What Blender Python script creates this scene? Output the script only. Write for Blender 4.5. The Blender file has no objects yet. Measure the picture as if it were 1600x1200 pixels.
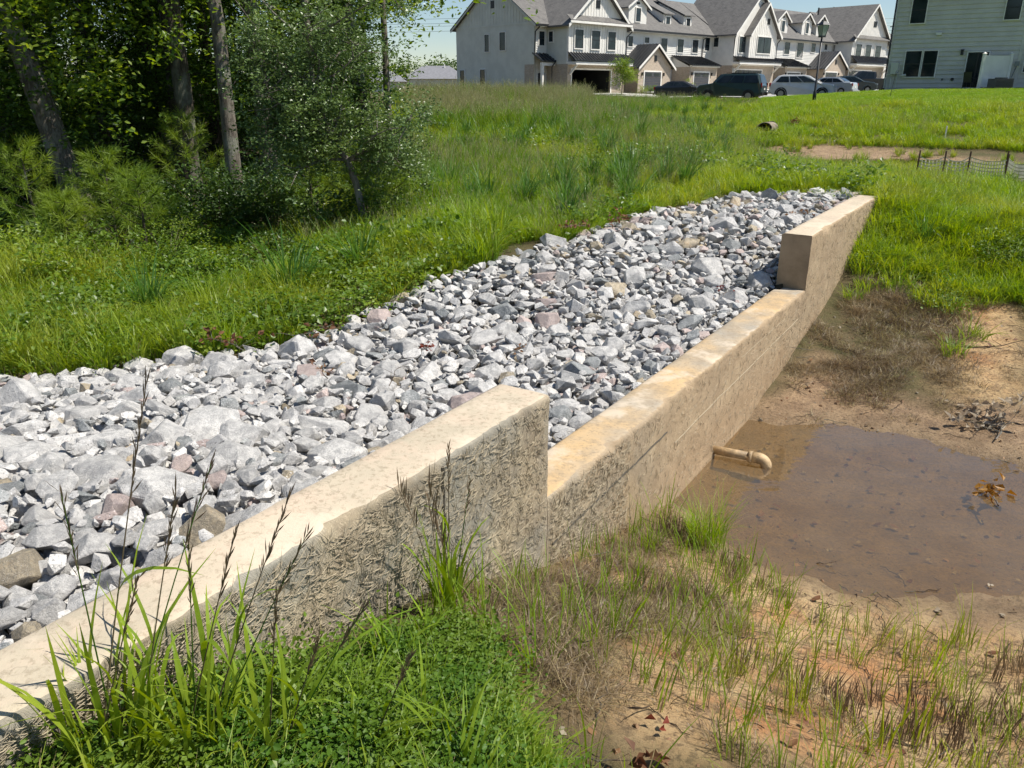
import bpy, bmesh, math, random
import numpy as np
from mathutils import Vector, Matrix

# ------------------------------------------------------------------ camera, sky, sun, exposure
C = bpy.context.scene.collection
SC = bpy.context.scene
F = 1230.0; TH = math.atan(460 / F); CT, ST = math.cos(TH), math.sin(TH)
cam_d = bpy.data.cameras.new('camera'); cam = bpy.data.objects.new('camera', cam_d); C.objects.link(cam)
cam_d.sensor_width = 36; cam_d.lens = F / 1600 * 36; cam_d.clip_start = .05; cam_d.clip_end = 3000
cam.location = (0, 0, 0); cam.rotation_euler = (math.pi / 2 - TH, 0, 0)
SC.camera = cam
SUN_AZ, SUN_EL = math.radians(96), math.radians(58)      # azimuth from +Y towards +X
w = bpy.data.worlds.new('World'); SC.world = w; w.use_nodes = True
wn = w.node_tree.nodes; wl = w.node_tree.links
bg = wn['Background']; sky = wn.new('ShaderNodeTexSky'); sky.sky_type = 'NISHITA'; sky.sun_disc = False
sky.sun_elevation = SUN_EL; sky.sun_rotation = SUN_AZ; sky.air_density = 1.0; sky.dust_density = 0.05; sky.ozone_density = 3.0
hs0 = wn.new('ShaderNodeHueSaturation'); hs0.inputs['Saturation'].default_value = 1.0; wl.new(sky.outputs[0], hs0.inputs['Color']); wl.new(hs0.outputs[0], bg.inputs[0]); bg.inputs[1].default_value = .082
sd = bpy.data.lights.new('sun', 'SUN'); sd.energy = 5.0; sd.angle = math.radians(.5); sd.color = (1, .95, .86)
sun = bpy.data.objects.new('sun', sd); C.objects.link(sun)
sdir = Vector((math.sin(SUN_AZ) * math.cos(SUN_EL), math.cos(SUN_AZ) * math.cos(SUN_EL), math.sin(SUN_EL)))
sun.rotation_euler = sdir.to_track_quat('Z', 'Y').to_euler(); sun.location = (0, 0, 30)
vs = SC.view_settings; vs.view_transform = 'Standard'; vs.look = 'None'; vs.gamma = 1; vs.use_curve_mapping = False
vs.exposure = 0.42
SC.cycles.use_adaptive_sampling = True; SC.cycles.adaptive_threshold = .025; SC.cycles.max_bounces = 5; SC.cycles.diffuse_bounces = 3; SC.cycles.transparent_max_bounces = 16; SC.cycles.sample_clamp_indirect = 6

# ------------------------------------------------------------------ helpers
rng = np.random.default_rng(11); random.seed(11)
R = math.radians

def ray(px, py):
    u = (px - 800) / F; v = (600 - py) / F
    return np.array([u, CT + v * ST, -ST + v * CT])
def gz(py):
    v = (600 - py) / F
    return (-ST + v * CT) / (CT + v * ST)
def pl(px, py, z):
    d = ray(px, py); return d * (z / d[2])

def _hash(i, j, s):
    h = (i * 374761393 + j * 668265263 + s * 2147483647) & 0xffffffff
    h = ((h ^ (h >> 13)) * 1274126177) & 0xffffffff
    return ((h ^ (h >> 16)) & 0xffff) / 65535.0
def vnoise(x, y, s=0):
    x = np.asarray(x, float); y = np.asarray(y, float)
    xi = np.floor(x).astype(np.int64); yi = np.floor(y).astype(np.int64)
    fx = x - xi; fy = y - yi; fx = fx * fx * (3 - 2 * fx); fy = fy * fy * (3 - 2 * fy)
    a = _hash(xi, yi, s); b = _hash(xi + 1, yi, s); c = _hash(xi, yi + 1, s); d = _hash(xi + 1, yi + 1, s)
    return (a * (1 - fx) + b * fx) * (1 - fy) + (c * (1 - fx) + d * fx) * fy
def fbm(x, y, s=0, o=4):
    t = 0; a = .5
    for k in range(o):
        t = t + a * (vnoise(x * 2 ** k, y * 2 ** k, s + k) - .5); a *= .5
    return t

def mesh_np(name, V, Fa, mats=(), smooth=False, col=None, mi=None):
    V = np.asarray(V, dtype=np.float32).reshape(-1, 3); Fa = np.asarray(Fa, dtype=np.int32); k = Fa.shape[1]
    m = bpy.data.meshes.new(name); m.vertices.add(len(V)); m.vertices.foreach_set('co', V.ravel())
    m.loops.add(Fa.size); m.loops.foreach_set('vertex_index', Fa.ravel())
    m.polygons.add(len(Fa)); m.polygons.foreach_set('loop_start', np.arange(0, Fa.size, k, dtype=np.int32))
    m.polygons.foreach_set('use_smooth', np.full(len(Fa), bool(smooth)))
    if mi is not None: m.polygons.foreach_set('material_index', np.asarray(mi, np.int32))
    m.update(calc_edges=True)
    if col is not None:
        a = m.color_attributes.new('col', 'FLOAT_COLOR', 'POINT')
        cc = np.ones((len(V), 4), np.float32); cc[:, :col.shape[1]] = col; a.data.foreach_set('color', cc.ravel())
    for x in (mats if isinstance(mats, (list, tuple)) else [mats]): m.materials.append(x)
    return m

def obj(name, mesh, parent=None, loc=(0, 0, 0), rz=0, label=None, cat=None, group=None, kind=None, scale=None, rot=None):
    o = bpy.data.objects.new(name, mesh); C.objects.link(o); o.location = loc
    o.rotation_euler = rot if rot is not None else (0, 0, rz)
    if scale is not None: o.scale = (scale,) * 3 if np.isscalar(scale) else scale
    if parent: o.parent = parent
    tag(o, label, cat, group, kind)
    return o
def tag(o, label=None, cat=None, group=None, kind=None):
    if label: o['label'] = label
    if cat: o['category'] = cat
    if group: o['group'] = group
    if kind: o['kind'] = kind
    return o
def thing(name, label, cat, loc=(0, 0, 0), rz=0, group=None):
    return obj(name, None, None, loc, rz, label, cat, group)

class MB:
    def __init__(s, f=None): s.V = []; s.F = []; s.f = f or (lambda p: p)
    def add(s, pts, faces):
        n = len(s.V); s.V += [tuple(s.f(p)) for p in pts]; s.F += [tuple(n + i for i in f) for f in faces]; return s
    def box(s, x0, x1, y0, y1, z0, z1):
        p = [(x, y, z) for z in (z0, z1) for y in (y0, y1) for x in (x0, x1)]
        return s.add(p, [(0, 2, 3, 1), (4, 5, 7, 6), (0, 1, 5, 4), (2, 6, 7, 3), (0, 4, 6, 2), (1, 3, 7, 5)])
    def quad(s, a, b, c, d): return s.add([a, b, c, d], [(0, 1, 2, 3)])
    def slab(s, a, b, c, d, th):          # thick sheet, th = offset vector
        t = np.array(th); p = [np.array(q, float) for q in (a, b, c, d)]
        return s.add(p + [q + t for q in p], [(0, 1, 2, 3), (7, 6, 5, 4), (0, 4, 5, 1), (1, 5, 6, 2), (2, 6, 7, 3), (3, 7, 4, 0)])
    def prism(s, poly, off):              # planar polygon extruded by off
        n = len(poly); t = np.array(off); p = [np.array(q, float) for q in poly]
        return s.add(p + [q + t for q in p], [tuple(range(n)), tuple(range(2 * n - 1, n - 1, -1))] + [(i, n + i, n + (i + 1) % n, (i + 1) % n) for i in range(n)])
    def cyl(s, a, b, r0, r1=None, n=10):
        V, Fq = tube([a, b], [r0, r0 if r1 is None else r1], n, cap=False)
        k = len(V); fs = [tuple(f) for f in Fq] + [tuple(range(n - 1, -1, -1)), tuple(range(k - n, k))]
        return s.add([tuple(v) for v in V], fs)
    def tube(s, pts, rr, n=8):
        V, Fq = tube(pts, rr, n, cap=False); k = len(V)
        return s.add([tuple(v) for v in V], [tuple(f) for f in Fq] + [tuple(range(n - 1, -1, -1)), tuple(range(k - n, k))])
    def mesh(s, name, mats, smooth=False, bev=0):
        m = bpy.data.meshes.new(name); m.from_pydata(s.V, [], s.F)
        bm = bmesh.new(); bm.from_mesh(m); bmesh.ops.recalc_face_normals(bm, faces=bm.faces)
        if bev: bmesh.ops.bevel(bm, geom=list(bm.edges), offset=bev, segments=2, affect='EDGES', profile=.6)
        bm.to_mesh(m); bm.free()
        for x in (mats if isinstance(mats, (list, tuple)) else [mats]): m.materials.append(x)
        if smooth: m.polygons.foreach_set('use_smooth', np.full(len(m.polygons), True))
        m.update(); return m
    def build(s, name, mats, parent=None, smooth=False, bev=0, **k):
        return obj(name, s.mesh(name, mats, smooth, bev), parent, **k)

def tube(pts, rr, n=8, cap=False):
    P = np.array(pts, float); m = len(P)
    T = np.gradient(P, axis=0); T /= np.linalg.norm(T, axis=1)[:, None] + 1e-9
    up = np.array([0, 0, 1.]) if abs(T[0][2]) < .9 else np.array([1., 0, 0])
    a = np.arange(n) * 2 * math.pi / n; V = []
    for i in range(m):
        u = np.cross(T[i], up); u /= np.linalg.norm(u) + 1e-9; v = np.cross(T[i], u)
        V.append(P[i] + rr[i] * (np.cos(a)[:, None] * u + np.sin(a)[:, None] * v))
    V = np.concatenate(V); Fq = []
    for i in range(m - 1):
        for j in range(n):
            Fq.append((i * n + j, i * n + (j + 1) % n, (i + 1) * n + (j + 1) % n, (i + 1) * n + j))
    return V, np.array(Fq)

# ------------------------------------------------------------------ materials
class NT:
    def __init__(s, name):
        s.m = bpy.data.materials.new(name); s.m.use_nodes = True; s.t = s.m.node_tree; s.t.nodes.clear()
        s.out = s.t.nodes.new('ShaderNodeOutputMaterial')
    def n(s, typ, **k):
        nd = s.t.nodes.new('ShaderNode' + typ)
        for a, v in k.items(): setattr(nd, a, v)
        return nd
    def l(s, a, b): s.t.links.new(a, b)
    def set(s, sock, v):
        if hasattr(v, 'is_linked') or isinstance(v, bpy.types.NodeSocket): s.l(v, sock)
        elif isinstance(v, (tuple, list)) and len(v) == 3 and sock.type == 'RGBA': sock.default_value = (*v, 1)
        else: sock.default_value = v
    def pos(s, obj_space=False):
        if obj_space: return s.n('TexCoord').outputs['Object']
        return s.n('NewGeometry').outputs['Position']
    def noise(s, scale, detail=4, rough=.55, vec=None, dist=0, col=False):
        nd = s.n('TexNoise'); nd.inputs['Scale'].default_value = scale; nd.inputs['Detail'].default_value = detail
        nd.inputs['Roughness'].default_value = rough; nd.inputs['Distortion'].default_value = dist
        s.l(vec if vec is not None else s.pos(), nd.inputs['Vector']); return nd.outputs['Color' if col else 'Fac']
    def vor(s, scale, vec=None, feat='F1', out='Distance', rand=1):
        nd = s.n('TexVoronoi'); nd.feature = feat; nd.inputs['Scale'].default_value = scale; nd.inputs['Randomness'].default_value = rand
        s.l(vec if vec is not None else s.pos(), nd.inputs['Vector']); return nd.outputs[out]
    def mapping(s, vec, rot=(0, 0, 0), scale=(1, 1, 1)):
        nd = s.n('Mapping'); nd.inputs['Rotation'].default_value = rot; nd.inputs['Scale'].default_value = scale; s.l(vec, nd.inputs['Vector']); return nd.outputs[0]
    def ramp(s, fac, a, b, c0=0, c1=1):
        nd = s.n('MapRange'); nd.interpolation_type = 'SMOOTHSTEP'; s.l(fac, nd.inputs[0])
        for i, v in zip((1, 2, 3, 4), (a, b, c0, c1)): nd.inputs[i].default_value = v
        return nd.outputs[0]
    def mix(s, fac, a, b, mode='MIX'):
        nd = s.n('Mix'); nd.data_type = 'RGBA'; nd.blend_type = mode
        s.set(nd.inputs[0], fac); s.set(nd.inputs[6], a); s.set(nd.inputs[7], b); return nd.outputs[2]
    def math(s, op, a, b=0):
        nd = s.n('Math'); nd.operation = op; s.set(nd.inputs[0], a); s.set(nd.inputs[1], b); return nd.outputs[0]
    def bump(s, h, strength=.5, dist=.02, prev=None):
        nd = s.n('Bump'); nd.inputs['Strength'].default_value = strength; nd.inputs['Distance'].default_value = dist
        s.l(h, nd.inputs['Height'])
        if prev is not None: s.l(prev, nd.inputs['Normal'])
        return nd.outputs[0]
    def rand(s): return s.n('ObjectInfo').outputs['Random']
    def pbr(s, color, rough=.8, bump=None, metal=0, spec=.5, **k):
        p = s.n('BsdfPrincipled'); s.set(p.inputs['Base Color'], color); s.set(p.inputs['Roughness'], rough)
        p.inputs['Metallic'].default_value = metal; p.inputs['Specular IOR Level'].default_value = spec
        if bump is not None: s.l(bump, p.inputs['Normal'])
        for a, v in k.items(): s.set(p.inputs[a.replace('_', ' ')], v)
        s.l(p.outputs[0], s.out.inputs[0]); s.p = p; return s.m

def plain(name, col, rough=.6, metal=0, var=.12, scale=6, spec=.5, bump=.1):
    t = NT(name); n = t.noise(scale, 5)
    c = t.mix(t.ramp(n, .3, .7), tuple(x * (1 - var) for x in col), tuple(min(1, x * (1 + var)) for x in col))
    return t.pbr(c, rough, t.bump(t.noise(scale * 8, 3), bump, .01), metal, spec)

def mat_leaf(name, c1, c2, c3=None, trans=.45, rough=.45, scale=.6, spec=.35):
    t = NT(name); g = t.n('NewGeometry')
    isl = g.outputs['Random Per Island']
    c = t.mix(isl, c1, c2)
    n = t.ramp(t.noise(scale, 3), .35, .65)
    if c3: c = t.mix(t.math('MULTIPLY', n, .7), c, c3)
    c = t.mix(t.math('MULTIPLY', t.rand(), .35), c, tuple(x * .55 for x in c1))
    p = t.n('BsdfPrincipled'); t.l(c, p.inputs['Base Color']); p.inputs['Roughness'].default_value = rough; p.inputs['Specular IOR Level'].default_value = spec
    tr = t.n('BsdfTranslucent'); hs = t.n('HueSaturation'); hs.inputs['Value'].default_value = 1.5; hs.inputs['Saturation'].default_value = 1.1; hs.inputs['Hue'].default_value = .486
    t.l(c, hs.inputs['Color']); t.l(hs.outputs[0], tr.inputs[0])
    mx = t.n('MixShader'); mx.inputs[0].default_value = trans; t.l(p.outputs[0], mx.inputs[1]); t.l(tr.outputs[0], mx.inputs[2])
    t.l(mx.outputs[0], t.out.inputs[0]); return t.m

def mat_rock(name, base, dark, tint):
    t = NT(name); v = t.pos(True); r = t.rand(); isl = t.n('NewGeometry').outputs['Random Per Island']
    wv = t.n('VectorMath'); wv.operation = 'ADD'; t.l(v, wv.inputs[0]); t.l(isl, wv.inputs[1]); vv = wv.outputs[0]
    c = t.mix(t.ramp(t.noise(6, 6, .7, vv), .38, .62), base, dark)
    c = t.mix(t.ramp(t.noise(2.2, 3, vec=t.mapping(vv, (1, 2, 0))), .58, .72, 0, .6), c, tint)
    c = t.mix(t.ramp(t.noise(90, 3, .7, vv), .52, .66, 0, .75), c, tuple(x * .35 for x in dark))
    c = t.mix(t.ramp(t.noise(120, 2, .6, vv), .58, .7, 0, .7), c, (.75, .75, .74))
    c = t.mix(t.ramp(isl, .2, 1, 0, .35), c, tuple(x * .7 for x in dark))
    b = t.bump(t.noise(14, 6, .7, vv), .7, .02); b = t.bump(t.noise(110, 3, .7, vv), .5, .004, b)
    return t.pbr(c, .72, b, spec=.4)

M = {}
M['rock'] = mat_rock('granite_grey', (.60, .58, .55), (.37, .36, .35), (.60, .55, .48))
M['rock_dark'] = mat_rock('granite_dark', (.33, .335, .33), (.19, .20, .20), (.3, .3, .25))
M['rock_pink'] = mat_rock('granite_pink', (.50, .40, .36), (.36, .29, .27), (.55, .48, .42))
M['rock_tan'] = mat_rock('granite_tan', (.46, .38, .26), (.26, .22, .16), (.5, .33, .17))
ROCKM = [M['rock'], M['rock_dark'], M['rock_pink'], M['rock_tan']]

def mat_concrete(name, top):
    t = NT(name); p = t.pos()
    big = t.ramp(t.noise(1.3, 5, .6), .38, .66)
    if top == 'clean': c = t.mix(big, (.56, .47, .35), (.44, .38, .285))
    elif top == 'stained': c = t.mix(big, (.55, .38, .20), (.36, .32, .26))
    else: c = t.mix(big, (.53, .43, .29), (.37, .31, .225))
    c = t.mix(t.ramp(t.noise(5, 7, .72), .44, .64, 0, .6), c, (.30, .24, .17) if top != 'clean' else (.58, .45, .34))
    c = t.mix(t.ramp(t.noise(45, 4, .7), .50, .66, 0, .5), c, (.24, .19, .13)); cr = t.ramp(t.vor(1.6, t.mapping(t.noise(2.2, 4, .6, col=True), (0, 0, 0), (1.5, 1.5, 1.5)), 'DISTANCE_TO_EDGE'), 0, .006, .35, 0); c = t.mix(cr, c, (.15, .12, .09))
    c = t.mix(t.ramp(t.noise(1.7, 5, .65), .52, .62, 0, .7), c, (.58, .49, .34) if top == 'side' else (.62, .52, .40))
    b = t.bump(t.noise(30, 6, .7), .3, .008); b = t.bump(t.noise(160, 3, .6), .35, .003, b)
    if top == 'side':
        h = None
        for i, (ang, k) in enumerate([(.5, 7), (1.15, 9), (-.35, 8), (.85, 5), (2.1, 8)]):
            m = t.mapping(p, (0, 0, 0), (1, 1, 1))
            rv = t.n('VectorRotate'); rv.rotation_type = 'AXIS_ANGLE'; rv.inputs['Axis'].default_value = (.84, -.542, 0); rv.inputs['Angle'].default_value = ang
            t.l(p, rv.inputs['Vector'])
            # stretch along the rotated wall direction: coordinates along wall (a) and up (z)
            sp = t.mapping(rv.outputs[0], (0, 0, -math.atan2(.84, .542)), (k * .9, 8, k * 13))
            nn = t.noise(1.0 + i * .13, 3, .6, sp, .6)
            rd = t.math('ABSOLUTE', t.math('SUBTRACT', nn, .5)); rd = t.ramp(rd, 0, .10, 1, 0)
            mk = t.ramp(t.noise(2.3 + i, 2, .5, t.mapping(p, (i, i * 2, i * 3))), .42, .6)
            rd = t.math('MULTIPLY', rd, mk)
            h = rd if h is None else t.math('MAXIMUM', h, rd)
        c = t.mix(t.math('MULTIPLY', h, .5), c, (.18, .145, .10))
        z = t.n('SeparateXYZ'); t.l(p, z.inputs[0])
        # grey-green weathering near the crest end, brown silt line near the water
        c = t.mix(t.ramp(t.math('ADD', z.outputs[2], t.math('MULTIPLY', t.noise(2, 4), .5)), -1.75, -2.15, 0, .6), c, (.30, .20, .11))
        c = t.mix(t.math('MULTIPLY', t.ramp(z.outputs[1], 2.9, 3.6), .55), c, (.46, .32, .19))
        c = t.mix(t.math('MULTIPLY', t.ramp(z.outputs[1], 5.0, 2.2), t.ramp(t.noise(1.8, 5, .6), .4, .6, 0, .75)), c, (.30, .29, .25))
        b = t.bump(h, .5, .009, b)
    return t.pbr(c, .88, b, spec=.25)
M['conc_top'] = mat_concrete('concrete_top', 'clean'); M['conc_low'] = mat_concrete('concrete_silted', 'stained'); M['conc_side'] = mat_concrete('concrete_scratched', 'side')
def mat_straw():
    t = NT('straw_marks'); isl = t.n('NewGeometry').outputs['Random Per Island']
    c = t.mix(isl, (.27, .23, .165), (.42, .355, .25)); return t.pbr(c, .9, spec=.2)
M['straw'] = mat_straw()
G1 = dict(trans=.42)
M['grass'] = mat_leaf('grass_bright', (.27, .39, .03), (.15, .27, .022), (.36, .37, .05), scale=.5, **G1)
M['grass_mid'] = mat_leaf('grass_deep', (.13, .27, .026), (.07, .18, .02), (.21, .31, .03), scale=.7, **G1)
M['grass_blue'] = mat_leaf('grass_bluish', (.09, .21, .04), (.05, .13, .03), (.13, .23, .03), scale=1, **G1)
M['grass_dry'] = mat_leaf('grass_dry', (.42, .34, .17), (.24, .17, .09), (.3, .28, .10), trans=.3, scale=1)
M['grass_dead'] = mat_leaf('grass_dead', (.20, .14, .085), (.095, .066, .042), (.30, .23, .13), trans=.2, scale=1.5)
M['seed'] = mat_leaf('seed_head', (.42, .38, .20), (.28, .27, .14), (.32, .33, .14), trans=.3)
M['seed_dark'] = mat_leaf('seed_head_dark', (.20, .145, .085), (.13, .09, .06), (.20, .18, .08), trans=.25)
M['lawn'] = mat_leaf('lawn_blade', (.22, .36, .03), (.16, .28, .025), (.26, .34, .05), trans=.4, scale=.3)
M['clover'] = mat_leaf('clover_leaf', (.10, .20, .018), (.045, .115, .012), (.19, .26, .025), trans=.35, rough=.5, scale=3)
M['leaf'] = mat_leaf('broad_leaf', (.12, .21, .025), (.07, .14, .02), (.16, .24, .03), trans=.42, rough=.4, scale=.5, spec=.5)
M['leaf_y'] = mat_leaf('broad_leaf_light', (.24, .34, .035), (.14, .24, .03), (.30, .36, .05), trans=.5, rough=.42, scale=.8, spec=.4)
M['leaf_dk'] = mat_leaf('shade_dark_leaf', (.06, .115, .02), (.04, .085, .016), (.08, .14, .022), trans=.35, rough=.42, scale=.5, spec=.45)  # darker copy of the broad leaf, painting in shade inside the woods
M['leaf_s'] = mat_leaf('small_glossy_leaf', (.135, .205, .065), (.08, .14, .05), (.16, .23, .055), trans=.25, rough=.36, scale=.8, spec=.5)
M['needle'] = mat_leaf('pine_needle', (.22, .33, .035), (.12, .22, .03), (.30, .38, .04), trans=.3, rough=.5, scale=1.2)
M['dead_leaf'] = mat_leaf('dead_leaf', (.20, .085, .04), (.10, .045, .028), (.28, .16, .07), trans=.25, rough=.6, scale=3)
M['red_leaf'] = mat_leaf('red_leaf', (.28, .035, .02), (.14, .03, .02), (.2, .07, .03), trans=.3, rough=.55, scale=3)
M['reflected_leaf'] = mat_leaf('reflected_leaf', (.36, .17, .02), (.22, .10, .02), (.4, .22, .04), trans=.25, rough=.5, scale=3)
M['pale_leaf'] = mat_leaf('pale_dry_leaf', (.36, .29, .2), (.2, .15, .1), (.42, .36, .27), trans=.25, rough=.6, scale=3)
def mat_bark(name, a, b):
    t = NT(name); p = t.mapping(t.pos(), (0, 0, 0), (1, 1, .22))
    n = t.noise(26, 6, .7, p); c = t.mix(t.ramp(n, .38, .62), a, b)
    c = t.mix(t.ramp(t.noise(2.5, 4), .5, .65, 0, .6), c, (.23, .24, .19))
    return t.pbr(c, .9, t.bump(n, 1, .03), spec=.2)
M['bark'] = mat_bark('bark_grey', (.20, .175, .14), (.085, .07, .055)); M['bark_dk'] = mat_bark('bark_dark', (.11, .09, .07), (.05, .04, .03))
M['twig'] = mat_bark('twig_grey', (.24, .21, .18), (.12, .10, .085))
M['twig_dk'] = mat_bark('twig_brown', (.12, .085, .06), (.05, .035, .025))
# ------------------------------------------------------------------ ground heights
OX, OY = 0.0, 2.956; DX, DY = .5422, .8402
H0 = -1.25; HLOW = -1.76; WT = .27
S_A, S_B, S_C, S_D = -4.5, .30, 5.06, 8.45          # near high length, spillway, far high length
def SP(x, y):
    x = np.asarray(x, float); y = np.asarray(y, float) - OY
    return x * DX + y * DY, -x * DY + y * DX
def XY(s, p):
    s = np.asarray(s, float); p = np.asarray(p, float)
    return s * DX - p * DY + OX, s * DY + p * DX + OY
FAR = [(-3.4, 45, -.75), (-2.6, 25, -1.25), (-2.0, 15, -1.62), (1, 13, -1.5), (2, 18, -1.4), (3, 25, -1.15), (5, 45, -.85), (8, 60, -1.0), (5, 84, -.5),
       (0, 60, -.6), (-6, 60, -.8), (-12, 80, -.8), (18, 95, -.3), (60, 130, .4), (-40, 120, -.8), (20, 66, -.98), (10, 66, -1.0), (30, 80, -.7), (12, 77, -.75),
       (7, 13.2, -1.5), (9, 14.5, -1.5), (12, 15.5, -1.5), (8.3, 15.5, -1.6), (9.5, 20, -2.0), (12, 19, -2.05), (15, 20, -2.0), (8.2, 24.5, -1.9), (11, 24.5, -1.95), (14, 22.5, -1.95), (9, 29, -1.55), (13, 29, -1.45), (17, 24, -1.6),
       (20, 28, -1.15), (14, 36, -1.05), (14, 46, -.85), (17, 46, -.48), (20, 45, -.22), (20, 36, -.72), (28, 50, -.03), (25, 54, -.02), (22, 52, -.12), (34, 46, .03), (40, 60, .0), (17, 57, -.6),
       (27, 40, -.45), (-8, 10, -2.15), (-4, 9, -2.02), (-2.2, 10.2, -1.95), (-10, 20, -2.1), (-20, 25, -2.2), (-5, 20, -1.85), (-30, 60, -1.5), (-10, 40, -1.4), (-15, 5, -2.2), (-40, 20, -2.3),
       (-3.5, 13, -1.95), (200, 200, 0), (-200, 200, -1), (0, 300, -.5), (-200, -50, -2), (200, -50, -2), (60, 0, -2), (-60, -30, -2), (0, -60, -2), (30, 10, -1.8), (20, 14, -1.6), (150, 90, 0)]
def spz(L): return [(*[float(v) for v in XY(s, p)], z) for s, p, z in L]
LCTL = FAR + spz([(-6, .3, -1.5), (-4, .3, -1.42), (-2, .3, -1.42), (-.35, .3, -1.46), (.1, .45, -1.66), (.4, .3, -1.86), (.6, .8, -1.78), (1.0, .3, -1.86), (2, .3, -1.85), (3.4, .3, -1.85), (4.7, .3, -1.84), (5.3, .6, -1.68),
      (6.2, .3, -1.44), (8.4, .3, -1.34), (-2, 2.5, -1.72), (-2, 5, -2.05), (-5, 3, -1.8), (0, 2.2, -1.72), (3, 1.7, -1.86), (9.5, .5, -1.34), (9.5, 2.5, -1.38), (9.5, -.5, -1.38), (9, -1.5, -1.5)]) + \
    [(-3.7, 5.3, -2.05), (-3.2, 5.7, -2.05), (-1.8, 6.1, -2.0), (-1.45, 6.4, -1.9), (-.75, 7.3, -1.72), (.35, 8.2, -1.55), (1.5, 9.6, -1.45), (3.3, 10.9, -1.37), (4.6, 10.9, -1.34), (-2, 7.6, -1.98), (-.9, 9.2, -1.7), (-5, 7, -2.1)]
RCTL = FAR + spz([(-6, -.3, -1.3), (-3.5, -.2, -1.35), (9.5, .5, -1.34), (9.5, -.5, -1.38), (8.4, -.1, -1.34), (9, -1.5, -1.5)]) + \
    [(-.94, 1.5, -1.48), (-.71, 1.86, -1.59), (-.44, 2.27, -1.7), (-.25, 2.56, -1.80), (.2, 3.27, -2.17), (.45, 3.65, -2.28), (.77, 4.15, -2.43), (1.11, 4.68, -2.58), (1.49, 5.27, -2.62), (1.87, 5.85, -2.56),
     (2.24, 6.42, -2.46), (2.61, 7.01, -2.36), (3.33, 8.12, -2.12), (3.91, 9.02, -1.8), (4.3, 9.63, -1.5),
     (0, 0, -1.62), (-.6, .8, -1.42), (.4, 1.4, -1.72), (1.2, .8, -1.75), (.5, 2.4, -1.97), (.9, 3.1, -2.3), (1.6, 2, -2.2), (1.7, 2.8, -2.44), (3, 2.0, -2.3), (4.2, 2.6, -2.45), (2.8, 3.55, -2.56), (2.0, 3.8, -2.57), (1.35, 4.15, -2.56),
     (2.2, 4.7, -2.70), (3.4, 4.2, -2.72), (5, 3.6, -2.8), (7, 3.5, -2.7), (3.7, 4.95, -2.54), (2.7, 5.55, -2.56), (2.1, 5.85, -2.55), (5.4, 4.7, -2.5), (3.0, 6.4, -2.46), (4.2, 6.2, -2.42), (5.2, 6.4, -2.3), (4.0, 7.5, -2.27),
     (5.0, 8.6, -2.02), (6.2, 8.4, -1.98), (4.7, 9.4, -1.7), (5.8, 10.4, -1.62), (7.5, 10.4, -1.66), (6.5, 12, -1.5), (9, 11, -1.6), (8, 8, -1.95), (9, 5, -2.2), (9, 12.6, -1.52)]
class TPS:
    def __init__(s, c, lam=.02):
        c = np.array(c, float); s.P = c[:, :2]; n = len(c)
        r = np.linalg.norm(s.P[:, None] - s.P[None], axis=2); K = s.k(r) + lam * np.eye(n)
        A = np.zeros((n + 3, n + 3)); A[:n, :n] = K; A[:n, n] = 1; A[:n, n + 1:] = s.P; A[n, :n] = 1; A[n + 1:, :n] = s.P.T
        s.w = np.linalg.solve(A, np.concatenate([c[:, 2], [0, 0, 0]]))
    def k(s, r): return r                     # linear kernel: no overshoot
    def __call__(s, x, y):
        x = np.asarray(x, float); y = np.asarray(y, float); sh = x.shape; q = np.stack([x.ravel(), y.ravel()], 1); out = np.zeros(len(q)); n = len(s.P)
        for i in range(0, len(q), 20000):
            b = q[i:i + 20000]; r = np.linalg.norm(b[:, None] - s.P[None], axis=2)
            out[i:i + 20000] = s.k(r) @ s.w[:n] + s.w[n] + b @ s.w[n + 1:]
        return out.reshape(sh)
hL, hR = TPS(LCTL), TPS(RCTL)
def sstep(a, b, x): t = np.clip((x - a) / (b - a), 0, 1); return t * t * (3 - 2 * t)
def inpoly(P, x, y):
    c = np.zeros(np.shape(x), bool); n = len(P); j = n - 1
    for i in range(n):
        xi, yi = P[i]; xj, yj = P[j]
        c ^= ((yi > y) != (yj > y)) & (x < (xj - xi) * (y - yi) / ((yj - yi) + 1e-12) + xi); j = i
    return c
def pdist(P, x, y):
    d = np.full(np.shape(x), 1e9); n = len(P)
    for i in range(n):
        a = P[i]; b = P[(i + 1) % n]; ab = b - a; t = np.clip(((x - a[0]) * ab[0] + (y - a[1]) * ab[1]) / (ab @ ab + 1e-12), 0, 1)
        d = np.minimum(d, np.hypot(x - a[0] - t * ab[0], y - a[1] - t * ab[1]))
    return np.where(inpoly(P, x, y), d, -d)
ROCKP = np.array([XY(-7, .2), XY(0, .2), XY(5.1, .2), XY(8.5, .2), (4.75, 10.85), (3.9, 11.2), (3.0, 10.9), (1.5, 9.6), (.35, 8.25), (-.75, 7.35), (-1.45, 6.4), (-1.9, 6.1), (-3.2, 5.75), (-4.1, 5.6), (-6, 5.8), (-9, 5.5), (-10, 0)], float)
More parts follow.
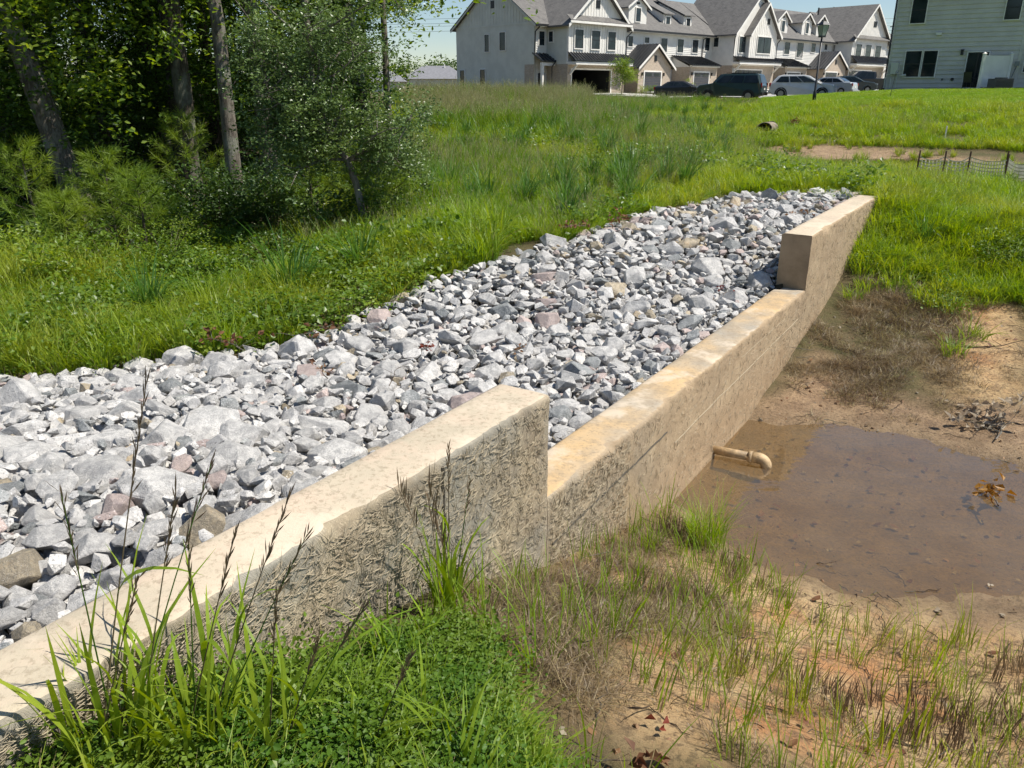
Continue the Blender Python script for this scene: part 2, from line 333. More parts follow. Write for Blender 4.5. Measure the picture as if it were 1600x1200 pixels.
def height(x, y, micro=True):
    x = np.asarray(x, float); y = np.asarray(y, float); s, p = SP(x, y)
    bw = np.maximum(np.maximum(s - 8.3, -5 - s), 0) * .7
    t = sstep(.06 - bw, .21 + bw, p)
    z = hL(x, y) * t + hR(x, y) * (1 - t)
    z = z - .13 * sstep(-.05, .15, pdist(ROCKP, x, y)) * (sstep(.21, .4, p)) if micro else z
    if micro:
        r = np.hypot(x, y); z = z + fbm(x * 1.1, y * 1.1, 3, 4) * .07 + fbm(x * 6, y * 6, 9, 4) * .035 * np.clip(12 / (r + 1), 0, 1) + fbm(x * .12, y * .12, 5, 3) * np.clip((r - 12) / 30, 0, 1) * .35 * np.clip((80 - r) / 30, .15, 1)
    return z
def G(px, py):
    d = ray(px, py); t = .8; tp = t
    while t < 200:
        q = d * t
        if q[2] < height(q[0], q[1], False):
            a, b = tp, t
            for _ in range(12):
                m = (a + b) / 2; q = d * m
                if q[2] < height(q[0], q[1], False): b = m
                else: a = m
            return float(q[0]), float(q[1]), float(q[2])
        tp = t; t *= 1.03
    q = d * 100; return float(q[0]), float(q[1]), float(q[2])
def poly(*pp): return np.array([G(*q)[:2] for q in pp])
def region(P, x, y, soft=.25, nz=.35, seed=0, f=2.0):
    return sstep(-soft, soft, pdist(P, x, y) + nz * fbm(x * f, y * f, 40 + seed, 4) * 2)

DIRT = np.concatenate([poly((860, 900), (1000, 830), (1090, 850), (1180, 840), (1350, 900), (1600, 950)), [(6, 3.4), (6, .8), (1.3, .6)], poly((1250, 1190), (980, 1160), (940, 1080), (1000, 1000), (1080, 960), (960, 920))])
MUD = np.concatenate([poly((865, 900), (1060, 775), (1115, 715), (1160, 668), (1215, 600), (1290, 560), (1420, 620), (1600, 640)), [(9, 6.4), (10, 3.8), (6, 3)], poly((1600, 990), (1400, 950), (1150, 880), (1000, 880))])
DEADG = poly((1220, 620), (1285, 490), (1350, 455), (1490, 480), (1500, 600), (1440, 655), (1320, 640))
DEAD2 = poly((760, 1010), (800, 930), (960, 800), (1060, 830), (1110, 920), (1120, 990), (960, 1020), (930, 1180), (820, 1190))
REDS = poly((1470, 600), (1490, 470), (1600, 480), (1600, 620), (1540, 640))
GREEN_F = np.concatenate([poly((120, 1190), (400, 1085), (540, 1040), (640, 1025), (740, 1035), (800, 1080), (780, 1190)), [(.3, .9), (-1.2, .9)]])
PATH2 = poly((1215, 238), (1215, 218), (1420, 236), (1600, 256), (1600, 306), (1420, 268))
LAWN = np.array([(13.2, 44.5), (19, 37), (28, 31), (45, 24), (80, 40), (60, 75), (30, 62), (22, 60), (17, 56), (14.5, 49)], float)
POND2 = poly((1230, 222), (1330, 222), (1450, 240), (1600, 266), (1600, 285), (1500, 268), (1420, 262), (1300, 240))
FORESTP = np.array([(-1.9, 10.6), (-1.9, 13), (-2.6, 18), (-3.2, 24), (-5, 40), (-9, 60), (-80, 90), (-80, 9.0), (-9, 9.6), (-5, 10.0), (-3, 10.2)], float)

def mat_ground():
    t = NT('ground'); a = t.n('Attribute'); a.attribute_name = 'col'; sp = t.n('SeparateColor'); t.l(a.outputs['Color'], sp.inputs[0])
    sand = t.mix(t.ramp(t.noise(2.2, 6, .65), .35, .65), (.60, .43, .23), (.50, .31, .15))
    sand = t.mix(t.ramp(t.noise(1.1, 5, .6), .5, .64, 0, .6), sand, (.52, .21, .08))
    sand = t.mix(t.ramp(t.noise(9, 6, .75), .5, .64, 0, .6), sand, (.26, .17, .10)); sand = t.mix(t.ramp(t.noise(34, 5, .7), .5, .62, 0, .75), sand, (.17, .11, .065))
    mud = t.mix(t.ramp(t.noise(5, 6, .7), .36, .64), (.40, .27, .155), (.25, .16, .09))
    mud = t.mix(t.ramp(t.noise(40, 5, .7), .5, .66, 0, .65), mud, (.10, .065, .04))
    gr = t.mix(t.ramp(t.noise(3, 6, .7), .35, .65), (.085, .08, .03), (.12, .09, .045))
    lw = t.mix(t.ramp(t.noise(1.2, 6, .7), .35, .65), (.11, .21, .03), (.15, .22, .05))
    duff_gap_shade = t.mix(t.ramp(t.noise(7, 6, .7), .35, .65), (.035, .03, .016), (.065, .05, .028))
    c = t.mix(sp.outputs[0], sand, gr); c = t.mix(sp.outputs[1], c, mud); c = t.mix(sp.outputs[2], c, duff_gap_shade)
    c = t.mix(t.math('SUBTRACT', 1, a.outputs['Alpha']), c, lw)
    zz = t.n('SeparateXYZ'); t.l(t.pos(), zz.inputs[0]); wet = t.math('MULTIPLY', t.ramp(t.math('ADD', zz.outputs[2], t.math('MULTIPLY', t.noise(6, 4), .08)), -2.43, -2.52), t.ramp(zz.outputs[1], 9, 8)); c = t.mix(t.math('MULTIPLY', wet, .45), c, (.165, .125, .07)); rough = t.ramp(t.math('MAXIMUM', wet, t.math('MULTIPLY', sp.outputs[1], .6)), 0, 1, .95, .35)
    b = t.bump(t.noise(9, 8, .75), .9, .05); b = t.bump(t.vor(38), .5, .008, b); b = t.bump(t.noise(95, 5, .75), .8, .008, b)
    return t.pbr(c, rough, b, spec=.3)
M['ground'] = mat_ground()

def axis(a, b, fine, lo, hi, g=1.09):
    mid = list(np.arange(a, b + 1e-6, fine)); r = []; x = b; st = fine
    while x < hi: st *= g; x += st; r.append(x)
    l = []; x = a; st = fine
    while x > lo: st *= g; x -= st; l.append(x)
    return np.array(l[::-1] + mid + r)
sa = axis(-3.2, 9.2, .07, -500, 900, 1.05)
pa = np.concatenate([axis(-5, -.02, .07, -900, -.021, 1.05)[:-1], [-.02, .06, .21, .29], axis(.36, 5, .09, .359, 900, 1.05)]); pa = np.unique(np.round(pa, 4))
SS, PP = np.meshgrid(sa, pa, indexing='ij'); GX, GY = XY(SS, PP); GZ = height(GX, GY)
rr = np.hypot(GX, GY); GZ = GZ + (-.6 - GZ) * sstep(250, 500, rr)
ni, nj = GX.shape; I = np.arange(ni * nj).reshape(ni, nj)
fq = np.stack([I[:-1, :-1], I[1:, :-1], I[1:, 1:], I[:-1, 1:]], -1).reshape(-1, 4)
wg = 1 - np.maximum(region(DIRT, GX, GY, .25, .3, 1), region(REDS, GX, GY, .3, .3, 2))
wg = np.where(rr > 30, 1, wg); wm = region(MUD, GX, GY, .2, .25, 3); wm = np.maximum(wm, region(PATH2, GX, GY, .5, .5, 4, .6) * .9)
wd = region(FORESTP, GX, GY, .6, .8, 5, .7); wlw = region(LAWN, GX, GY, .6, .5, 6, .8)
wd = np.maximum(wd, .8 * inpoly(ROCKP, GX, GY))  # riprap bed takes the dark floor tone, painting shade into the gaps
colr = np.stack([wg, wm, wd, 1 - wlw], -1).reshape(-1, 4)
obj('ground', mesh_np('ground', np.stack([GX, GY, GZ], -1), fq, M['ground'], True, colr), kind='structure')

# ------------------------------------------------------------------ pond water
def mat_water(name, tint, silt, amt, sc=3.0):
    t = NT(name); b = t.bump(t.noise(sc, 3, .5, t.mapping(t.pos(), (0, 0, .5), (1, 2.4, 1))), .12, .03)
    fr = t.n('Fresnel'); fr.inputs['IOR'].default_value = 1.33; t.l(b, fr.inputs['Normal'])
    tr = t.n('BsdfTransparent'); tr.inputs[0].default_value = (*tint, 1)
    df = t.n('BsdfDiffuse'); df.inputs[0].default_value = (*silt, 1)
    m1 = t.n('MixShader'); t.set(m1.inputs[0], t.ramp(t.noise(1.1, 3), .3, .7, amt * .6, amt)); t.l(tr.outputs[0], m1.inputs[1]); t.l(df.outputs[0], m1.inputs[2])
    gl = t.n('BsdfGlossy'); gl.inputs['Roughness'].default_value = .015; t.l(b, gl.inputs['Normal'])
    m2 = t.n('MixShader'); t.l(t.math('MULTIPLY', fr.outputs[0], 1.9), m2.inputs[0]); t.l(m1.outputs[0], m2.inputs[1]); t.l(gl.outputs[0], m2.inputs[2])
    t.l(m2.outputs[0], t.out.inputs[0]); return t.m
WZ = -2.545
wp = [XY(1.2, -.003), XY(5.2, -.003), (3.2, 6.6), (12, 7), (12, 2.5), (3, 2.9), (1.2, 3.6)]
mb = MB(); mb.add([(float(a), float(b), WZ) for a, b in wp], [tuple(range(len(wp)))])
def flat(name, mb, mat):
    me = mb.mesh(name, mat)
    if me.polygons[0].normal.z < 0: me.flip_normals()
    return obj(name, me, kind='structure')
flat('pond_water', mb, mat_water('pond_water', (.86, .74, .46), (.28, .24, .18), .24))
mb = MB(); mb.add([(6, 13, -1.93), (24, 16, -1.93), (24, 26, -1.93), (6, 33, -1.93)], [(0, 1, 2, 3)])
flat('basin_water', mb, mat_water('basin_water', (.7, .55, .4), (.35, .28, .2), .5, 1.5))

# ------------------------------------------------------------------ the concrete weir wall
def WF(p):
    x, y = XY(p[0], p[1]); return (float(x), float(y), p[2])
wall = thing('concrete_wall', 'long tan concrete weir wall with a lower spillway notch between the rock bed and the pond', 'wall', WF((2, .13, -2.9)))
def grid_face(S, Z, p0, disp):
    V = []; n1, n2 = len(S), len(Z)
    for s_ in S:
        for z_ in Z: V.append((s_, p0, z_))
    V = np.array(V); V[:, 1] += disp(V[:, 0], V[:, 2])
    I = np.arange(n1 * n2).reshape(n1, n2); Fq = np.stack([I[:-1, :-1], I[1:, :-1], I[1:, 1:], I[:-1, 1:]], -1).reshape(-1, 4); return V, Fq
def wall_seg(s0, s1, top, topmat, nm, zb=-3.0, ends=True):
    ns = int((s1 - s0) / .022); S = np.linspace(s0, s1, ns)
    zs = np.concatenate([np.linspace(zb, top - 1.3, 6)[:-1], np.linspace(top - 1.3, top - .05, 58), [top - .03, top - .012]])
    # profile across: outer face (p~0) then chamfer, top, inner
    rough = fbm(S * 3.1, S * 0 + 2, 60, 5); chip = np.clip(vnoise(S * 9, S * 0 + 7.7, 71) - .66, 0, 1) * .13 + np.clip(vnoise(S * 38, S * 0 + 3.7, 73) - .55, 0, 1) * .035
    edge = rough * .008
    rows = []
    for z in zs:
        k = 1 if z > zb + .5 else 0
        d = fbm(S * 14, np.full(ns, z * 14), 62, 4) * .011 + fbm(S * 2.2, np.full(ns, z * 2.2), 64, 3) * .018
        near = np.clip((z - (top - .06)) / .06, 0, 1)
        rows.append(np.stack([S, d * k + near * (chip * 1.2) + edge * near, np.full(ns, z)], 1))
    rows.append(np.stack([S, chip * 1.2 + edge + .007, np.full(ns, top) - .002 - chip * .25], 1))       # outer arris
    pin = fbm(S * 2.0, S * 0 + 5, 66, 4) * .018
    for p in (.035, .09, .15, .21, WT - .02):
        rows.append(np.stack([S, np.full(ns, p) + chip * (.9 if p < .06 else .15), top + fbm(S * 5, S * 0 + p * 9, 67, 3) * .006 - (0.0)], 1))
    rows.append(np.stack([S, WT + pin, np.full(ns, top - .012)], 1)); rows.append(np.stack([S, WT + pin, np.full(ns, zb)], 1))
    n = len(rows); V = np.concatenate(rows); I = np.arange(n * ns).reshape(n, ns)
    Fq = np.stack([I[:-1, :-1], I[1:, :-1], I[1:, 1:], I[:-1, 1:]], -1)
    mi = np.zeros((n - 1, ns - 1), int); k0 = len(zs); mi[k0 - 1 if False else k0:k0 + 6] = 1
    x, y = XY(V[:, 0], V[:, 1]); W = np.stack([x, y, V[:, 2]], 1) - np.array(wall.location)
    m = mesh_np(nm, W, Fq.reshape(-1, 4), [M['conc_side'], topmat], True, mi=mi.ravel())
    o = obj(nm, m, wall)
    if ends:       # end caps as polygons
        for e in (0, -1):
            c = [tuple(W[I[r, e]]) for r in range(n)]
            mb = MB(); mb.add(c, [tuple(range(n))]); bm = bmesh.new(); bm.from_mesh(mb.mesh('t', topmat)); 
            bmesh.ops.triangulate(bm, faces=bm.faces); me = bpy.data.meshes.new('wall_end'); bm.to_mesh(me); bm.free(); me.materials.append(M['conc_end'])
            obj('wall_end', me, wall)
    return o
def mat_end():
    t = NT('concrete_end_shade'); p = t.pos()
    c = t.mix(t.ramp(t.noise(3, 6, .65), .35, .65), (.36, .27, .175), (.25, .185, .115)); c = t.mix(t.ramp(t.vor(26), .0, .16, .5, 0), c, (.16, .12, .08))  # end faces get a darker brown, their shade put into the colour
    return t.pbr(c, .85, t.bump(t.noise(40, 5, .7), .4, .005), spec=.25)
M['conc_end'] = mat_end()
wall_seg(S_A, S_B, H0, M['conc_top'], 'near_crest')
wall_seg(S_B + .004, S_C - .004, HLOW, M['conc_low'], 'spillway_sill')
wall_seg(S_C, S_D, H0, M['conc_top'], 'far_crest')
# straw-like scratches pressed in the outer face
N = 11000
s_ = rng.uniform(-3.2, S_D, N); s_ = np.where(rng.random(N) < .6, rng.uniform(-3, 1.2, N), s_)
top = np.where((s_ > S_B) & (s_ < S_C), HLOW, H0)
gx, gy = XY(s_, -.05); zb = height(gx, gy, False) - .05; z_ = zb + (top - .02 - zb) * rng.random(N)
ang = rng.choice([.45, .7, 1.1, -.3, 2.2], N) + rng.normal(0, .38, N) + 1.2 * fbm(s_ * 1.5, z_ * 1.5, 80, 3); ln = rng.uniform(.006, .03, N) * (1 + .8 * (rng.random(N) < .25)) * (1.25 - .4 * sstep(0, 4, s_)); wd_ = rng.uniform(.0004, .0009, N)
dep = fbm(s_ * 14, z_ * 14, 62, 4) * .011 + fbm(s_ * 2.2, z_ * 2.2, 64, 3) * .018
ca, sn = np.cos(ang), np.sin(ang); bend = rng.normal(0, .06, N)
a0 = np.stack([s_ - ca * ln, dep - .001, z_ - sn * ln], 1); a2 = np.stack([s_ + ca * ln, dep - .001, z_ + sn * ln], 1)
mid = (a0 + a2) / 2 + np.stack([-sn * ln * bend, np.full(N, -.003) - rng.random(N) * .003, ca * ln * bend], 1)
off = np.stack([-sn * wd_, np.zeros(N), ca * wd_], 1)
V = np.stack([a0, mid + off, a2, mid - off, mid + np.array([0, -.003, 0])], 1).reshape(-1, 3)
k = np.arange(N)[:, None] * 5; Fq = np.concatenate([k + np.array([[0, 1, 4]]), k + np.array([[1, 2, 4]]), k + np.array([[2, 3, 4]]), k + np.array([[3, 0, 4]])])
keep = np.isin(Fq // 5, np.where((z_ < top - .02) & (np.abs(s_ - S_B) > .02))[0]).all(1)
x, y = XY(V[:, 0], V[:, 1]); obj('straw_imprint', mesh_np('straw_imprint', np.stack([x, y, V[:, 2]], 1) - np.array(wall.location), Fq[keep], M['straw']), wall, kind='stuff')
mj = plain('joint_shadow_gap', (.07, .06, .045), .95)
# form board lines and the vertical cold joint
for s0, z0, s1, z1, r in [(1.9, -2.10, 4.9, -2.00, .0035), (.35, -2.03, 1.75, -1.97, .006), (3.2, -1.90, 4.4, -1.88, .002)]:
    mb = MB(lambda p: tuple(np.array(WF(p)) - np.array(wall.location))); n = 40
    pts = [(s0 + (s1 - s0) * i / n, float(fbm((s0 + (s1 - s0) * i / n) * 14, (z0 + (z1 - z0) * i / n) * 14, 62, 4) * .011 + fbm((s0 + (s1 - s0) * i / n) * 2.2, (z0 + (z1 - z0) * i / n) * 2.2, 64, 3) * .018) - .001, z0 + (z1 - z0) * i / n) for i in range(n + 1)]
    mb.tube(pts, [r] * (n + 1), 5); mb.build('form_line', mj if s0 < 1 else M['straw'], wall)
mb = MB(lambda p: tuple(np.array(WF(p)) - np.array(wall.location)))
n = 24; sj = -.465; pts = []
for i in range(n + 1):
    z = H0 - .03 - .62 * i / n; s1 = sj + .004 * math.sin(i * 1.7); pts.append((s1, float(fbm(s1 * 14, z * 14, 62, 4) * .011 + fbm(s1 * 2.2, z * 2.2, 64, 3) * .018) + .001, z))
mb.tube(pts, [.008 + .002 * math.sin(i * 2.3) for i in range(n + 1)], 6); mb.build('cold_joint', mj, wall)

# ------------------------------------------------------------------ drain pipe through the wall
pm = plain('silted_pipe', (.40, .28, .15), .6, var=.4, scale=14, bump=.3)
e = np.array(pl(1190, 727, WZ)); a = np.array([*WF((3.02, .02, 0))[:2], 0]); 
sp_, pp_ = SP(e[0], e[1]); a = np.array(WF((float(sp_) - .0 + .02, .05, -2.42))); e0 = np.array([e[0], e[1], -2.44])
pp0 = G(1116, 703); s0_ = None
d_ = ray(1116, 703); tt = (2.956) / (d_[1] - 1.55 * d_[0]); a = d_ * tt; a = a - .02 * np.array([DY, -DX, 0]); d2 = ray(1186, 716); el = d2 * (a[2] / d2[2])
pipe = thing('drain_pipe', 'tan stained plastic drain pipe with an elbow sticking out of the wall over the pond', 'pipe', tuple(a))
L = el - a; mb = MB(); mb.cyl((0, 0, 0), tuple(L * .97), .032, n=18); mb.build('pipe', pm, pipe, True)
u = L / np.linalg.norm(L); pts = [tuple(L * .80)] + [tuple(L + u * .055 * math.sin(t) + np.array([0, 0, -.055 + .055 * math.cos(t)])) for t in np.linspace(0, math.pi / 2, 8)] + [tuple(L + u * .055 + np.array([0, 0, -.13]))]
mb = MB(); mb.tube(pts, [.040] * 2 + [.040] * 7 + [.041], 18); mb.build('elbow', pm, pipe, True)
mb = MB(); mb.cyl(tuple(L * .78), tuple(L * .86), .043, n=18); mb.build('coupling', pm, pipe, True)

# ------------------------------------------------------------------ riprap
def rock_mesh(i, big):
    bm = bmesh.new(); r = random.Random(500 + i)
    ax = (1, r.uniform(.6, .95), r.uniform(.42, .72))
    for _ in range(15 if not big else 22):
        v = Vector((r.gauss(0, 1), r.gauss(0, 1), r.gauss(0, 1))).normalized() * r.uniform(.88, 1.06)
        bm.verts.new((v.x * ax[0] * .5, v.y * ax[1] * .5, v.z * ax[2] * .5))
    o = bmesh.ops.convex_hull(bm, input=bm.verts); bmesh.ops.delete(bm, geom=[v for v in bm.verts if not v.link_faces], context='VERTS')
    bmesh.ops.dissolve_limit(bm, angle_limit=.32, verts=bm.verts, edges=bm.edges)
    if big:
        bmesh.ops.bevel(bm, geom=list(bm.edges), offset=.014, segments=1, affect='EDGES')
        bmesh.ops.triangulate(bm, faces=bm.faces); bmesh.ops.subdivide_edges(bm, edges=[e for e in bm.edges if e.calc_length() > .13], cuts=1)
        bmesh.ops.triangulate(bm, faces=bm.faces)
        import mathutils
        for v in bm.verts: v.co *= 1 + .05 * mathutils.noise.noise(v.co * 6 + Vector((i, 0, 0))) + .03 * mathutils.noise.noise(v.co * 17)
    else:
        bmesh.ops.bevel(bm, geom=list(bm.edges), offset=.012, segments=1, affect='EDGES'); bmesh.ops.triangulate(bm, faces=bm.faces)
    bmesh.ops.recalc_face_normals(bm, faces=bm.faces); m = bpy.data.meshes.new('rock'); bm.to_mesh(m); bm.free(); return m
BIG = [rock_mesh(i, True) for i in range(26)]; SML = [rock_mesh(100 + i, False) for i in range(14)]
def arr(m):
    V = np.zeros(len(m.vertices) * 3); m.vertices.foreach_get('co', V); Fv = np.array([p.vertices[:] for p in m.polygons]); return V.reshape(-1, 3), Fv
BA = [arr(m) for m in BIG]; SA = [arr(m) for m in SML]
def rotm(a, b, c):
    ca, sa_, cb, sb, cc, sc = math.cos(a), math.sin(a), math.cos(b), math.sin(b), math.cos(c), math.sin(c)
    return np.array([[cc, -sc, 0], [sc, cc, 0], [0, 0, 1]]) @ np.array([[cb, 0, sb], [0, 1, 0], [-sb, 0, cb]]) @ np.array([[1, 0, 0], [0, ca, -sa_], [0, sa_, ca]])
rocks = []   # x,y,z,size,rx,ry,rz,matid,variant
cell = {}
def try_rock(x, y, sz, layer):
    k = (.46, .40, .46, .36, .46)[layer]
    ci, cj = int(x // .3), int(y // .3)
    for i in range(ci - 1, ci + 2):
        for j in range(cj - 1, cj + 2):
            for (a, b, s2, l2) in cell.get((i, j), ()):
                if l2 == layer and (a - x) ** 2 + (b - y) ** 2 < (k * (sz + s2)) ** 2 * .72: return False
    cell.setdefault((ci, cj), []).append((x, y, sz, layer)); return True
RB = pdist
def fill(n, lo, hi, layer, lift, seed, pmax=99):
    r = np.random.default_rng(seed); x = r.uniform(-8, 5.2, n); y = r.uniform(.0, 11.3, n)
    pd = pdist(ROCKP, x, y) + .16 * fbm(x * 3, y * 3, 90, 3)
    ok = (pd > -.02) & (x > -.85 * y - 1.2) & (SP(x, y)[1] < pmax); x, y, pd = x[ok], y[ok], pd[ok]; s, p = SP(x, y)
    z = height(x, y, False); size = lo + (hi - lo) * r.random(len(x)) ** 1.7
    size *= 1 - .14 * sstep(1.5, -1.0, s) * (size < .25) ; 
    for i in range(len(x)):
        if p[i] < WT + size[i] * (.42 if size[i] > .12 else .3) and s[i] < S_D: continue
        if not try_rock(x[i], y[i], size[i], layer): continue
        q = r.random(); band = math.sin(s[i] * 1.3) * .5 + .5
        m = 0 if q < .80 else 1 if q < .92 else 2 if q < .965 else 3
        if s[i] > 5.5 and q > .62: m = [1, 3, 1, 2][int(q * 100) % 4]
        fl = .24 if layer == 0 else .45
        rocks.append((x[i], y[i], z[i] + lift + r.normal(0, .012) + fbm(x[i] * 1.6, y[i] * 1.6, 33, 2) * .10, size[i], r.normal(0, fl), r.normal(0, fl), r.uniform(0, 6.28), m, int(r.integers(0, 9999))))
fill(900, .26, .36, 0, .00, 1); fill(9000, .15, .23, 0, .015, 2); fill(70000, .09, .15, 0, .03, 3)
fill(90000, .11, .17, 1, -.03, 4); fill(60000, .05, .085, 0, .03, 5); fill(90000, .07, .11, 2, -.02, 6); fill(90000, .13, .19, 3, -.10, 7); fill(160000, .06, .10, 4, -.02, 8, .75)
rk = np.array(rocks); dist = np.sqrt(rk[:, 0] ** 2 + rk[:, 1] ** 2 + rk[:, 2] ** 2); app = rk[:, 3] / dist
# in view and not buried
def vis(x, y, z):
    dep = y * CT - z * ST; u = x / np.maximum(dep, .01) * F + 800; v = 600 - (y * ST + z * CT) / np.maximum(dep, .01) * F
    return (dep > 0) & (u > -20) & (u < 1610) & (v > 0) & (v < 1190)
srt = np.argsort(-(app * vis(rk[:, 0], rk[:, 1], rk[:, 2]) * (rk[:, 2] > height(rk[:, 0], rk[:, 1], False) - .035)))
indiv = srt[:300]; rest = srt[300:]
RC4 = ['pale grey', 'dark grey', 'pinkish', 'tan']
def rock_label(x, y, s, m):
    ss, pp = SP(x, y); dd = pdist(ROCKP, np.array([x]), np.array([y]))[0]; big = 'large ' if s > .22 else 'small ' if s < .15 else ''
    if pp < .62: z_ = 'against the near high crest' if ss < .3 else 'against the low spillway sill' if ss < 5.1 else 'against the far high crest'
    elif dd < .35: z_ = 'on the outer edge of the riprap beside the grass'
    elif ss < -.2: z_ = 'in the nearest part of the riprap'
    elif ss < 1.3: z_ = 'in the riprap left of the near crest end'
    elif ss < 3.2: z_ = 'in the middle of the riprap'
    elif ss < 5.4: z_ = 'in the upper middle of the riprap'
    else: z_ = 'in the farthest part of the riprap'
    return f'{big}{RC4[m]} angular granite rock {z_}', f'{big}{RC4[m]} rocks {z_}'
for i in indiv:
    x, y, z, s, a, b, c, m, v = rk[i]; m = int(m); me = BIG[int(v) % len(BIG)]
    key = (int(v) % len(BIG), m)
    cm = M.setdefault(('rm', key), None)
    if cm is None:
        cm = me.copy(); cm.materials.append(ROCKM[m]); M[('rm', key)] = cm
    obj('rock', cm, None, (x, y, z), label=rock_label(x, y, s, m)[0], cat='rock', group=rock_label(x, y, s, m)[1], scale=s * 1.12, rot=(a, b, c))
Vs, Fs, Ms, n0 = [], [], [], 0
for i in rest:
    x, y, z, s, a, b, c, m, v = rk[i]; V, Fv = (BA[int(v) % 26] if (s > .16 and app[i] > .04) else SA[int(v) % 14])
    Vs.append((V * s * 1.12) @ rotm(a, b, c).T + (x, y, z)); Fs.append(Fv + n0); Ms.append(np.full(len(Fv), int(m))); n0 += len(V)
ro = obj('riprap', mesh_np('riprap', np.concatenate(Vs), np.concatenate(Fs), ROCKM, mi=np.concatenate(Ms)), label='bed of loose pale grey riprap stones filling the gaps behind the concrete wall', cat='rocks', kind='stuff')
print('rocks', len(rk), 'verts', n0)
# ------------------------------------------------------------------ houses (c.py)
HA = math.radians(46); HSX, HSY, HTX, HTY = math.sin(HA), math.cos(HA), math.cos(HA), -math.sin(HA); HC = (2.2, 84.0)
def HF(p): s, t, z = p; return (HC[0] + HSX * s + HTX * t, HC[1] + HSY * s + HTY * t, z)
def Sp(px, t=0):          # distance along the facade of the point seen at pixel column px
    k = (px - 800) / F / (CT + .0); k = (px - 800) / 1313.2
    return (k * (HC[1] + HTY * t) - HC[0] - HTX * t) / (HSX - k * HSY)
def Tp(px, s):            # distance outward on a side wall
    k = (px - 800) / 1313.2
    return (k * (HC[1] + HSY * s) - HC[0] - HSX * s) / (HTX - k * HTY)
def Zp(py, s, t): return gz(py) * HF((s, t, 0))[1]

def mat_siding(name, col):
    t = NT(name); c = t.mix(t.ramp(t.noise(1.2, 4), .35, .65), col, tuple(x * .9 for x in col))
    return t.pbr(c, .6, spec=.3)
M['sidW'] = mat_siding('white_siding', (.80, .77, .71)); M['sidG'] = mat_siding('pale_grey_siding', (.66, .65, .57)); M['sidR'] = mat_siding('sage_grey_siding', (.63, .60, .54))
M['trim'] = mat_siding('white_trim', (.84, .81, .75)); M['black'] = plain('black_metal', (.018, .019, .021), .45)
M['blackroof'] = plain('dark_standing_seam_metal', (.045, .047, .052), .32, .55, spec=.5)
def mat_brick():
    t = NT('brick_wall'); b = t.n('TexBrick'); v = t.pos(True); v = t.n('TexCoord').outputs['UV']
    b.inputs['Scale'].default_value = 1.0; b.inputs['Brick Width'].default_value = .21; b.inputs['Row Height'].default_value = .075; b.inputs['Mortar Size'].default_value = .008
    b.inputs['Color1'].default_value = (.52, .41, .30, 1); b.inputs['Color2'].default_value = (.36, .27, .20, 1); b.inputs['Mortar'].default_value = (.46, .42, .36, 1); t.l(v, b.inputs['Vector'])
    c = t.mix(t.ramp(t.noise(3, 4), .3, .7, 0, .3), b.outputs[0], (.48, .42, .35)); return t.pbr(c, .85, t.bump(b.outputs['Fac'], .3, -.01))
M['brick'] = mat_brick()
def mat_shingle():
    t = NT('asphalt_shingles'); v = t.n('TexCoord').outputs['UV']; b = t.n('TexBrick'); b.inputs['Scale'].default_value = 1; b.inputs['Brick Width'].default_value = .3; b.inputs['Row Height'].default_value = .14; b.inputs['Mortar Size'].default_value = .006
    b.inputs['Color1'].default_value = (.155, .145, .135, 1); b.inputs['Color2'].default_value = (.10, .095, .09, 1); b.inputs['Mortar'].default_value = (.05, .05, .05, 1); t.l(v, b.inputs['Vector'])
    c = t.mix(t.ramp(t.noise(1.5, 5, .7), .35, .65, 0, .5), b.outputs[0], (.19, .18, .165)); return t.pbr(c, .9, t.bump(t.noise(40, 2), .3, .01))
M['shingle'] = mat_shingle()
def mat_glass():
    t = NT('window_glass'); n = t.ramp(t.noise(.8, 2), .4, .6); c = t.mix(n, (.012, .02, .024), (.03, .04, .045)); return t.pbr(c, .06, t.bump(t.noise(.6, 1), .05, .1), spec=.35)
M['glass'] = mat_glass(); M['door'] = plain('dark_grey_door', (.055, .055, .06), .5); M['conc_w'] = plain('pale_concrete', (.56, .54, .49), .85, scale=1)
M['dark'] = plain('interior_shade', (.02, .02, .02), .9)  # near-black colour standing in for shade inside the garage and culvert

def uvmap(me):       # box-projected metres, u along the dominant horizontal run, v up the face
    uv = me.uv_layers.new(name='UVMap')
    for p in me.polygons:
        n = p.normal; u = Vector((-n.y, n.x, 0)) if abs(n.z) < .98 else Vector((1, 0, 0)); u.normalize(); v = n.cross(u)
        for li in p.loop_indices: c = me.vertices[me.loops[li].vertex_index].co; uv.data[li].uv = (c.dot(u), c.dot(v))
def hb(name, mb, mat, parent, **k):
    me = mb.mesh(name, mat); uvmap(me); return obj(name, me, parent, **k)

